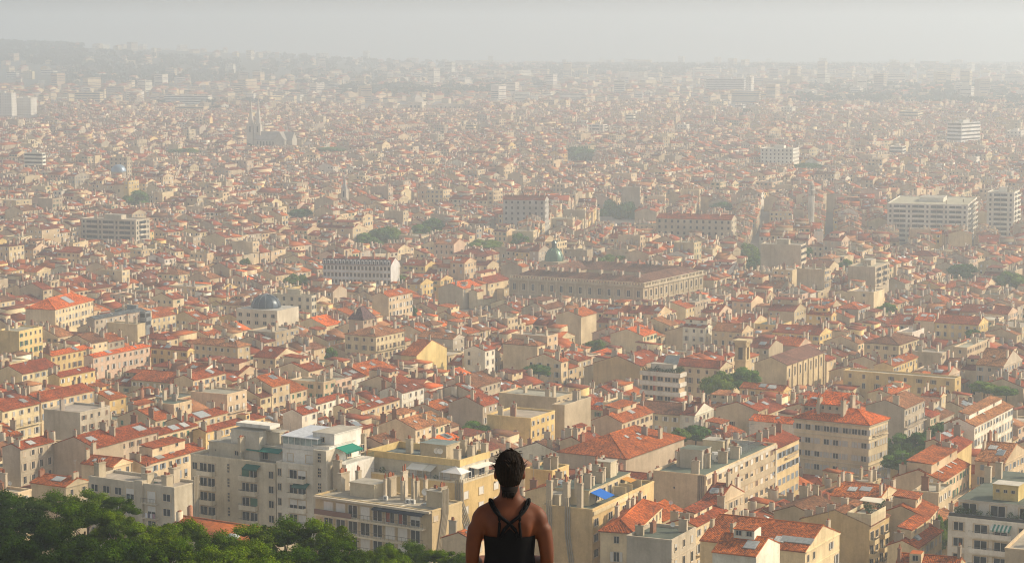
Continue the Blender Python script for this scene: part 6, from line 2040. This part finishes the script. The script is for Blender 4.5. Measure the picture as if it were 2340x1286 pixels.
TREE_OBJ = []
tr = random.Random(8)
for k, (x, y, gz, h, w, ch, px, py) in enumerate(TREE_POS):
    cm, tm = tree_variant('broad', k % 3)
    o = thing('tree', None, 'tree', (x, y, gz), tr.uniform(0, 6), 'broadleaf trees among the houses')
    w = max(w, 4) * 1.42; ch = max(ch * 1.4, 4)
    z0 = h - ch
    link('crown', cm, o, (0, 0, z0), 0, None, (w * 1.05, w * 1.05, ch * 1.0))
    g = Geo(); bc = (.12, .09, .065)
    g.tube([(0, 0, -1), (.1, .05, max(z0 * .6, .5)), (0, .1, max(z0, 1) + ch * .25), (.05, 0, max(z0, 1) + ch * .5)], [.34, .28, .22, .08], 'bark', bc, 7)
    for q in range(5):
        an = q * 1.26; g.tube([(0, .1, z0 + ch * .2), (w * .16 * math.cos(an), w * .16 * math.sin(an), z0 + ch * .42), (w * .3 * math.cos(an), w * .3 * math.sin(an), z0 + ch * .55)], [.14, .09, .04], 'bark', bc, 5, False)
    part('trunk', g, o)
    dark = 'dark green' if k % 3 == 1 else 'mid green' if k % 3 == 0 else 'light green'
    TREE_OBJ.append((o, f'{dark} broadleaf tree', w, px, py))

# the pines on the slope below the terrace
PINES = []
pr = random.Random(21)
#  px, py of the crown's top, width in px, distance, leaf tone with its sun or shade painted in
for (px, py, w, d, v) in [(20, 1125, 150, 235, 1), (110, 1122, 150, 240, 0), (200, 1118, 140, 245, 2), (268, 1136, 90, 238, 0), (45, 1165, 190, 205, 3), (190, 1150, 190, 200, 0), (262, 1160, 110, 198, 2),
                          (105, 1205, 220, 175, 3), (-30, 1195, 180, 180, 3), (225, 1225, 200, 172, 1), (30, 1245, 220, 160, 3), (130, 1262, 200, 155, 3),
                          (330, 1205, 150, 190, 2), (410, 1196, 150, 195, 2), (490, 1202, 140, 192, 0), (570, 1198, 150, 196, 2), (650, 1190, 160, 198, 0), (735, 1196, 150, 196, 2), (775, 1230, 120, 188, 0),
                          (300, 1245, 190, 165, 1), (390, 1240, 170, 168, 0), (480, 1246, 180, 166, 2), (560, 1240, 170, 170, 2), (650, 1244, 190, 168, 0), (740, 1262, 170, 165, 1), (440, 1275, 200, 150, 0), (600, 1278, 200, 150, 2),
                          (880, 1240, 110, 205, 2), (945, 1232, 120, 210, 0), (1010, 1246, 110, 206, 2), (1060, 1252, 90, 204, 0), (900, 1272, 130, 190, 2), (990, 1274, 130, 190, 0), (1290, 1284, 60, 190, 2)]:
    q = at(px, py + pr.uniform(-10, 12), d)
    W_ = w * d / F
    hh = W_ * pr.uniform(.85, 1.2)
    gz = ground(q.x, q.y)
    cm, tm = tree_variant('pine', v)
    zc = q.z - .90 * hh                      # crown meshes reach about 0.9 up
    o = thing('pine_tree', None, 'pine', (q.x, q.y, gz), pr.uniform(0, 6.2), 'pines on the slope below the terrace')
    link('crown', cm, o, (0, 0, zc - gz), 0, None, (W_ * 1.12, W_ * 1.12, hh))
    g = Geo(); c_ = (.15, .11, .08)
    hz = zc - gz
    g.tube([(0, 0, -1), (.15, .1, hz * .5), (-.1, .2, hz), (.1, 0, hz + hh * .5)], [.28, .22, .18, .08], 'bark', c_, 7)
    for k in range(7):
        an = k * .9; g.tube([(0, .1, hz - .2 + k * .12 * hh * .5), (W_ * .2 * math.cos(an), W_ * .2 * math.sin(an), hz + hh * (.25 + .03 * k)), (W_ * .36 * math.cos(an), W_ * .36 * math.sin(an), hz + hh * (.42 + .03 * k))], [.1, .07, .03], 'bark', c_, 5, False)
    part('trunk', g, o)
    PINES.append((o, v, px, py, d))
ups = [p for p in PINES if p[3] < 1215]; downs = [p for p in PINES if p[3] >= 1215]
ORD = ['first', 'second', 'third', 'fourth', 'fifth', 'sixth', 'seventh', 'eighth', 'ninth', 'tenth', 'eleventh', 'twelfth', 'thirteenth', 'fourteenth', 'fifteenth', 'sixteenth', 'seventeenth', 'eighteenth', 'nineteenth', 'twentieth',
       'twenty first', 'twenty second', 'twenty third', 'twenty fourth', 'twenty fifth', 'twenty sixth', 'twenty seventh', 'twenty eighth', 'twenty ninth', 'thirtieth']
for grp, nm in ((ups, 'upper row below the grey block'), (downs, 'lower row at the picture foot')):
    for k, p in enumerate(sorted(grp, key=lambda p: p[2])):
        p[0]['label'] = f"{['mid green', 'deep green', 'bright green', 'very dark'][p[1]]} pine, {ORD[k]} from the left in the {nm}"

# ------------------------------------------------------------------ far woods and gardens
def woods():
    r = random.Random(31)
    g = Geo()
    def clump(x, y, gz, h, n=16):
        for _ in range(n):
            px_, py_, pz_ = x + r.gauss(0, h * .38), y + r.gauss(0, h * .38), gz + h * r.uniform(.25, 1)
            s = h * r.uniform(.22, .42)
            a = r.uniform(0, 6.28); f = r.uniform(.6, 1.3)
            t = Vector((math.cos(a), math.sin(a), r.uniform(-.4, .4))) * s; w = Vector((r.uniform(-.4, .4), r.uniform(-.8, .2), 1)).normalized() * s * .8
            p = Vector((px_, py_, pz_))
            g.face([tuple(p - t - w * .5), tuple(p + t * .6 - w), tuple(p + t + w * .6), tuple(p - t * .5 + w)], 'leaf', (.058 * f, .085 * f, .045 * f))
    # wooded strips seen between the blocks: (x0, y0, x1, y1 in the photograph), distance, how many
    for (x0, y0, x1, y1, d0, d1, n) in [(0, 125, 190, 200, 3600, 4700, 420), (780, 205, 1140, 250, 2960, 3150, 330), (1250, 150, 1560, 190, 3600, 4500, 420), (2180, 235, 2340, 285, 2500, 2750, 240), (480, 225, 600, 262, 2500, 2750, 150),
                                        (1560, 150, 2340, 190, 3900, 4900, 500), (1790, 215, 2340, 262, 2700, 3300, 340), (150, 165, 560, 205, 3200, 3900, 260), (600, 150, 1250, 215, 3200, 4300, 260), (1330, 335, 1400, 370, 1900, 1980, 16), (0, 300, 2340, 330, 1900, 2700, 120), (0, 350, 2340, 420, 1300, 1900, 90)]:
        for _ in range(n):
            d = far(r.uniform(d0, d1))
            px = r.uniform(x0, x1)
            x = (px - IW / 2) / F * d
            gz = ground(x, d)
            s = dict(x=x, y=d, gz=gz, rot=0, wx=4, wy=4, H=9)
            if d < 3600 and not free(s): continue
            clump(x, d, gz, r.uniform(9, 15) if d > 2400 else r.uniform(6, 10), 16)
    o = link('distant_woods', g.mesh('distant_woods'))
    o['kind'] = 'stuff'; o['label'] = 'blue green woods and garden trees fading into the haze'
    # low scrub on the near slope
    g = Geo()
    for _ in range(700):
        d = r.uniform(120, 330); x = r.uniform(-.26, .1) * d
        leaf_ball(g, (x, d, ground(x, d) + .5), (1.5, 1.5, 1.1), 14, .55, r, (.035, .065, .015), -.2)
    o = link('undergrowth', g.mesh('undergrowth')); o['kind'] = 'stuff'; o['label'] = 'dark scrub between the pines on the slope'
woods()

# ------------------------------------------------------------------ cars in the open street by the palace
def car(x, y, rot, c, label):
    gz = ground(x, y)
    o = thing('parked_car', label, 'car', (x, y, gz), rot, 'cars in the street beside the palace')
    g = Geo(); pr_ = [(-2.1, .35), (2.1, .35), (2.1, .8), (1.9, .9), (.9, 1.0), (-2.0, 1.0), (-2.1, .8)]
    n = len(pr_)
    L = [(a, -.85, z) for a, z in pr_]; Rr = [(a, .85, z) for a, z in pr_]
    g.face(L, 'paint', c); g.face(Rr[::-1], 'paint', c)
    for i in range(n): j = (i + 1) % n; g.face([L[j], L[i], Rr[i], Rr[j]], 'paint', c)
    part('body', g, o)
    g = Geo(); P = [(-1.7, -.78, 1.0), (.9, -.78, 1.0), (.9, .78, 1.0), (-1.7, .78, 1.0)]; T = [(-1.3, -.65, 1.5), (.2, -.65, 1.5), (.2, .65, 1.5), (-1.3, .65, 1.5)]
    for i in range(4): j = (i + 1) % 4; g.face([P[i], P[j], T[j], T[i]], 'glass', DARK)
    g.face(T, 'paint', c); part('cabin', g, o)
    for ax in (-1.35, 1.35):
        for sy in (-.8, .8):
            g = Geo(); g.tube([(ax, sy - .1, .33), (ax, sy + .1, .33)], .33, 'paint', (.02, .02, .02), 12); part('wheel', g, o)
for k, (px, d, c, lb) in enumerate([(1099, 1112, (.7, .7, .7), 'white car in the open street left of the palace, nearest the roofs'), (1112, 1125, (.06, .07, .09), 'dark car just behind the white car in the open street'), (1126, 1150, (.35, .05, .04), 'small red car further up the open street beside the palace'), (1133, 1200, (.5, .5, .5), 'silver car furthest up the narrow street beside the palace')]):
    q = at(px, 700, d); car(q.x, d, 1.3, c, lb)

# ------------------------------------------------------------------ wording of the labels
def where(items):
    """(phrase of place) for each item: which one it is, counted from the nearest landmark"""
    groups = {}
    for k, (kind, px, py) in enumerate(items):
        best = min(REFS, key=lambda q: (q[1] - px) ** 2 + ((q[2] - py) * 1.6) ** 2)
        dx, dy = px - best[1], (py - best[2]) * 1.6
        if abs(dx) > abs(dy): dr = 'left of' if dx < 0 else 'right of'
        else: dr = 'behind' if dy < 0 else 'in front of'
        groups.setdefault((kind, best[0], dr), []).append((dx * dx + dy * dy, k))
    out = [None] * len(items)
    for (kind, ph, dr), l in groups.items():
        for n, (_, k) in enumerate(sorted(l)):
            out[k] = ((ORD[n] + ' ' if n else 'nearest ') if len(l) > 1 else '') + ('one ' if len(l) > 1 else '') + dr + ' the ' + ph
    return out
NUM = {0: 'no', 1: 'one', 2: 'two', 3: 'three', 4: 'four', 5: 'five'}
wh_ = where([('house', px, py) for (o, s, px, py) in HOUSE_OBJ])
for (o, s, px, py), w in zip(HOUSE_OBJ, wh_):
    rf = {'flat': 'flat ' + ('green' if s['tile'] == 'green' else 'grey') + ' roof'}.get(s['roof'], s['tile'] + ' roof')
    ad = s['wall']
    opts = [f"{ad} house with {rf}, {NUM.get(len(s['chim']), 'many')} chimney{'s' if len(s['chim']) != 1 else ''}, {w}", f'{ad} house with {rf}, {w}', f'{ad} house, {rf}, {w}', f'{ad} house, {w}']
    for l in opts:
        if len(l.split()) <= 16: break
    o['label'] = l
wt = where([('tree', px, py) for (o, nm, w, px, py) in TREE_OBJ])
for (o, nm, w_, px, py), w in zip(TREE_OBJ, wt): o['label'] = f'{nm}, {w}'
wl = where([('block', px, py) for (o, c, nm, _, px, py) in LATER])
for (o, c, nm, _, px, py), w in zip(LATER, wl): o['label'] = f'{nm}, {w}'
# ------------------------------------------------------------------ the terrace edge she stands at
def terrace():
    g = Geo()
    st = (.42, .38, .31)
    fz = 146.24
    g.box(-9, 9, 2.5, 12.35, 141, fz, 'plaster', st)
    o = link('terrace', g.mesh('terrace')); o['kind'] = 'structure'
    g = Geo(); g.box(-9, 9, 11.95, 12.35, fz - .02, fz + .62, 'plaster', (.46, .42, .35)); g.box(-9.05, 9.05, 11.9, 12.4, fz + .62, fz + .70, 'plaster', (.50, .46, .38), bottom=True)
    o = link('low_wall', g.mesh('low_wall')); o['category'] = 'wall'; o['label'] = 'low stone wall along the terrace edge before the woman'
terrace()

def sweep(g, rings, c=(1, 1, 1), m='skin', seg=28, cap=True, p=2.0):
    """rings of (x, y, z, half width, half depth): a lofted body"""
    n0 = len(g.v)
    for (x, y, z, a, b) in rings:
        for k in range(seg):
            an = 2 * PI * k / seg
            cx, sy = math.cos(an), math.sin(an)
            e = 2.0 / p
            g.v.append((x + a * math.copysign(abs(cx) ** e, cx), y + b * math.copysign(abs(sy) ** e, sy), z))
    for i in range(len(rings) - 1):
        for k in range(seg):
            k2 = (k + 1) % seg
            g.f.append((n0 + i * seg + k, n0 + i * seg + k2, n0 + (i + 1) * seg + k2, n0 + (i + 1) * seg + k)); g.m.append(m); g.c.append(c)
    if cap:
        g.f.append(tuple(n0 + k for k in range(seg - 1, -1, -1))); g.m.append(m); g.c.append(c)
        q = n0 + (len(rings) - 1) * seg
        g.f.append(tuple(q + k for k in range(seg))); g.m.append(m); g.c.append(c)

TORSO = [(0, 0, .78, .150, .105), (0, 0, .86, .165, .112), (0, 0, .95, .155, .108), (0, 0, 1.04, .128, .092), (0, 0, 1.12, .117, .086), (0, 0, 1.19, .122, .090), (0, 0, 1.25, .134, .094),
         (0, 0, 1.30, .150, .092), (0, 0, 1.335, .150, .078), (0, .002, 1.358, .128, .064), (0, .004, 1.376, .098, .056), (0, .006, 1.395, .074, .052), (0, .008, 1.415, .056, .051), (0, .010, 1.44, .049, .052), (0, .014, 1.48, .048, .054)]
def torso_at(z):
    for r0, r1 in zip(TORSO, TORSO[1:]):
        if r0[2] <= z <= r1[2]:
            t = (z - r0[2]) / (r1[2] - r0[2])
            return [r0[k] + (r1[k] - r0[k]) * t for k in range(5)]
    return TORSO[-1]

def person():
    o = thing('person', 'woman in a black strappy top with dark pinned up hair, looking out over the city', 'person', (-.012, 11.4, 146.24))
    g = Geo()
    sweep(g, TORSO, p=2.3)
    # head, jaw, nose, ears
    g.ellipsoid((0, .022, 1.555), (.070, .090, .092), 'skin', (1, 1, 1), 24, 16)
    g.ellipsoid((0, .045, 1.485), (.052, .060, .055), 'skin', (1, 1, 1), 20, 12)
    g.ellipsoid((0, .112, 1.525), (.012, .020, .018), 'skin', (1, 1, 1), 10, 8)
    g.ellipsoid((0, .094, 1.487), (.022, .014, .012), 'skin', (1, 1, 1), 10, 8)
    for s in (-1, 1):
        g.ellipsoid((s * .072, .015, 1.52), (.012, .020, .030), 'skin', (1, 1, 1), 10, 8)
        g.ellipsoid((s * .028, .094, 1.548), (.014, .010, .010), 'skin', (1, 1, 1), 10, 8)
        # shoulder, arm bent forward at the elbow
        P = [(s * .120, .0, 1.312), (s * .148, -.004, 1.298), (s * .166, -.010, 1.255), (s * .180, -.018, 1.19), (s * .187, -.022, 1.12), (s * .188, -.012, 1.085), (s * .180, .05, 1.065), (s * .145, .14, 1.05), (s * .085, .215, 1.045)]
        g.tube(P, [.046, .050, .047, .041, .037, .036, .037, .032, .025], 'skin', (1, 1, 1), 14)
        g.tube([(s * .03, .004, 1.385), (s * .09, .002, 1.352), (s * .14, -.002, 1.318)], [.040, .040, .048], 'skin', (1, 1, 1), 12)
        g.ellipsoid((s * .146, -.004, 1.288), (.048, .052, .068), 'skin', (1, 1, 1), 16, 12)
        # hand: palm and fingers folded over the other one
        g.ellipsoid((s * .045, .235, 1.045), (.042, .022, .036), 'skin', (1, 1, 1), 12, 8)
        for k, ln in enumerate((.060, .068, .064, .050)):
            z = 1.070 - k * .017
            g.tube([(s * .02, .240, z), (s * (.02 - ln * .5), .262 + .003 * s, z - .004), (s * (.02 - ln), .255 + .004 * s, z - .012)], [.0085, .008, .0065], 'skin', (1, 1, 1), 8)
        g.tube([(s * .055, .235, 1.07), (s * .03, .25, 1.092), (s * .005, .262, 1.095)], [.011, .010, .008], 'skin', (1, 1, 1), 8)
        # leg and foot
        P = [(s * .085, 0, .86), (s * .09, .005, .70), (s * .088, .012, .50), (s * .088, .005, .44), (s * .088, -.012, .33), (s * .087, -.012, .12), (s * .087, -.01, .05)]
        g.tube(P, [.088, .078, .056, .052, .053, .036, .038], 'skin', (1, 1, 1), 14)
        g.ellipsoid((s * .092, .06, .04), (.040, .115, .036), 'skin', (1, 1, 1), 14, 8)
    # shoulder blades and spine
    for s in (-1, 1): g.ellipsoid((s * .072, -.070, 1.265), (.040, .018, .050), 'skin', (1, 1, 1), 12, 8)
    ob = link('body', g.mesh('body', True), o)
    md = ob.modifiers.new('join', 'REMESH'); md.mode = 'VOXEL'; md.voxel_size = .0065; md.use_smooth_shade = True
    ms = ob.modifiers.new('smooth', 'SMOOTH'); ms.iterations = 30; ms.factor = .5
    dg = bpy.context.evaluated_depsgraph_get()
    me = bpy.data.meshes.new_from_object(ob.evaluated_get(dg))
    me.name = 'body'
    ob.modifiers.clear(); ob.data = me
    me.materials.clear(); me.materials.append(MAT['skin'])
    me.polygons.foreach_set('material_index', [0] * len(me.polygons)); me.polygons.foreach_set('use_smooth', [True] * len(me.polygons))
    bk = (.0035, .0035, .0045)
    # top: follows the back, cut straight below the shoulder blades
    g = Geo()
    rings = []
    for z in [.90, .95, 1.0, 1.04, 1.08, 1.12, 1.16, 1.19, 1.215, 1.226]:
        x, y, _, a, b = torso_at(z); rings.append((x, y, z, a + .007, b + .007))
    sweep(g, rings, bk, 'cloth', 36, False, 2.3)
    rings2 = [(x, y, z, a - .004, b - .004) for x, y, z, a, b in rings[::-1]][:2]
    part('tank_top', g, o, True)
    # inner band of the back between the straps
    def back(x, z, off=.006):
        cx, cy, _, a, b = torso_at(z)
        k = min(.97, abs(x) / (a + .004))
        blade = .012 * math.exp(-((abs(x) - .072) / .04) ** 2 - ((z - 1.265) / .05) ** 2)
        return (x, cy - (b + off) * (1 - k ** 2.3) ** (1 / 2.3) - blade, z)
    def strap(pts, r=.0065, name='strap'):
        q = []
        for (x0, z0), (x1, z1) in zip(pts, pts[1:]):
            for t in range(5):
                u = t / 5; q.append(back(x0 + (x1 - x0) * u, z0 + (z1 - z0) * u))
        q.append(back(*pts[-1]))
        g = Geo(); g.tube(q, r, 'cloth', bk, 8); part(name, g, o, True)
    for s in (-1, 1):
        strap([(s * .088, 1.372), (s * .070, 1.350), (s * .045, 1.328), (0, 1.296), (-s * .030, 1.262), (-s * .046, 1.222)], .009)
        strap([(s * .082, 1.378), (s * .052, 1.345), (s * .050, 1.29), (s * .056, 1.222)], .007)
        # over the shoulder to the front
        g = Geo(); g.tube([back(s * .088, 1.372), (s * .098, -.03, 1.392), (s * .098, .0, 1.398), (s * .094, .04, 1.380), (s * .085, .075, 1.31), (s * .075, .098, 1.23)], .0085, 'cloth', bk, 8); part('strap', g, o, True)
        g = Geo(); g.tube([back(s * .068, 1.350), (s * .082, -.045, 1.388), (s * .090, -.015, 1.402), (s * .099, -.02, 1.392)], .0065, 'cloth', bk, 8); part('strap', g, o, True)
    g = Geo()
    pts = [back(x, z, .008) for x, z in ((-.046, 1.224), (-.012, 1.262), (0, 1.27), (.012, 1.262), (.046, 1.224), (.03, 1.218), (-.03, 1.218))]
    g.face(pts, 'cloth', bk); g.face([(x, y + .004, z) for x, y, z in pts[::-1]], 'cloth', bk); part('back_panel', g, o)
    # shorts
    g = Geo()
    sweep(g, [(0, 0, .74, .165, .115), (0, 0, .80, .172, .120), (0, 0, .86, .174, .121), (0, 0, .93, .166, .116), (0, 0, .955, .160, .113)], (.012, .012, .016), 'cloth', 28, False, 2.3)
    for s in (-1, 1): g.tube([(s * .086, 0, .82), (s * .092, .006, .66), (s * .09, .01, .56)], [.096, .090, .076], 'cloth', (.012, .012, .016), 16, False)
    part('shorts', g, o, True)
    for s in (-1, 1):
        g = Geo(); g.ellipsoid((s * .092, .055, .035), (.046, .128, .040), 'cloth', (.05, .05, .055), 16, 10); part('shoe', g, o, True)
    # hair: close dark cap gathered up, a little ragged, fine loose ends
    r = random.Random(3)
    g = Geo(); hc = (.010, .007, .006)
    n0 = len(g.v); nu, nv = 40, 26
    def scalp(th, an, f=1.0):
        d = Vector((math.sin(th) * math.cos(an), math.sin(th) * math.sin(an), math.cos(th)))
        rx, ry, rz = .0735, .094, .097
        if d.y < 0: ry = .084 + .012 * math.sin(th)
        p = Vector((d.x * rx * f, .018 + d.y * ry * f, 1.552 + d.z * rz * f))
        if d.z < 0:            # nape: narrows to the neck
            t = -d.z
            p.x *= 1 - .34 * t ** 1.4
            p.z = 1.552 - t * .128
            if d.y < 0: p.y = .018 + d.y * ry * f * (1 - .30 * t)
        if d.y > .35 and d.z < .55: p = Vector((p.x * .80, .018 + (p.y - .018) * .72, max(p.z, 1.555)))     # keeps off the face
        return p
    for i in range(nv + 1):
        th = PI * i / nv
        for k in range(nu):
            an = 2 * PI * k / nu
            g.v.append(tuple(scalp(th, an, 1 + .016 * math.sin(an * 5 + th * 7) * math.sin(th * 4) + .010 * math.sin(an * 11 + th * 3) + r.uniform(-.006, .006))))
    for i in range(nv):
        for k in range(nu):
            k2 = (k + 1) % nu
            g.f.append((n0 + i * nu + k, n0 + (i + 1) * nu + k, n0 + (i + 1) * nu + k2, n0 + i * nu + k2)); g.m.append('cloth'); g.c.append(hc)
    for k in range(7):               # twists and loose strands
        an = r.uniform(PI, 2 * PI); th = r.uniform(.05, 1.5)
        d = Vector((math.sin(th) * math.cos(an), math.sin(th) * math.sin(an), math.cos(th)))
        p = Vector((d.x * .077, .018 + d.y * .096, 1.557 + d.z * .097))
        t = Vector((r.uniform(-1, 1), r.uniform(-.5, .3), r.uniform(-.4, .9))).normalized()
        g.tube([tuple(p - d * .006), tuple(p + d * .001 + t * .014), tuple(p - d * .002 + t * .028)], [.006, .005, .001], 'cloth', (.016, .010, .007), 5)
    for k in range(130):               # strands drawn up from nape and temples
        an = r.uniform(PI * .98, 2.02 * PI); t0 = r.uniform(2.3, 3.0); q = []
        for t in range(8):
            q.append(scalp(t0 - t * .32, an + t * .05, 1.012))
        g.tube(q, [.0006, .0014, .0018, .002, .002, .0018, .0014, .0006], 'cloth', r.choice([(.012, .008, .006), (.018, .011, .007), (.008, .006, .005)]), 4)
    for k in range(20):
        s = -1 if k < 14 else 1
        z = r.uniform(1.55, 1.645); x = s * math.sqrt(max(.0005, .077 ** 2 * (1 - ((z - 1.557) / .1) ** 2)))
        p = Vector((x * .96, -.01 + r.uniform(-.04, .04), z)); e = p + Vector((s * r.uniform(.008, .026), r.uniform(-.01, .01), r.uniform(-.012, .026)))
        g.tube([tuple(p), tuple((p + e) / 2 + Vector((0, 0, .003))), tuple(e)], [.0022, .0016, .0006], 'cloth', (.016, .010, .007), 4)
    sweep(g, [(0, -.004, 1.47, .046, .046), (0, -.010, 1.445, .041, .043), (0, -.016, 1.427, .032, .042), (0, -.020, 1.416, .016, .036)], hc, 'cloth', 20, True)
    for k in range(18):
        x = r.uniform(-.036, .036); y = -.016 - .042 * math.sqrt(max(0, 1 - (x / .045) ** 2))
        g.tube([(x, y, 1.445), (x * 1.05, y + .002, 1.425), (x * 1.1 + r.uniform(-.004, .004), y + .005, 1.425 - r.uniform(.004, .018))], [.004, .003, .0006], 'cloth', hc, 5)
    part('hair', g, o, True)
    g = Geo(); g.ellipsoid((-.074, .012, 1.484), (.004, .004, .006), 'metal', (.5, .4, .25), 8, 6); part('earring', g, o)
person()
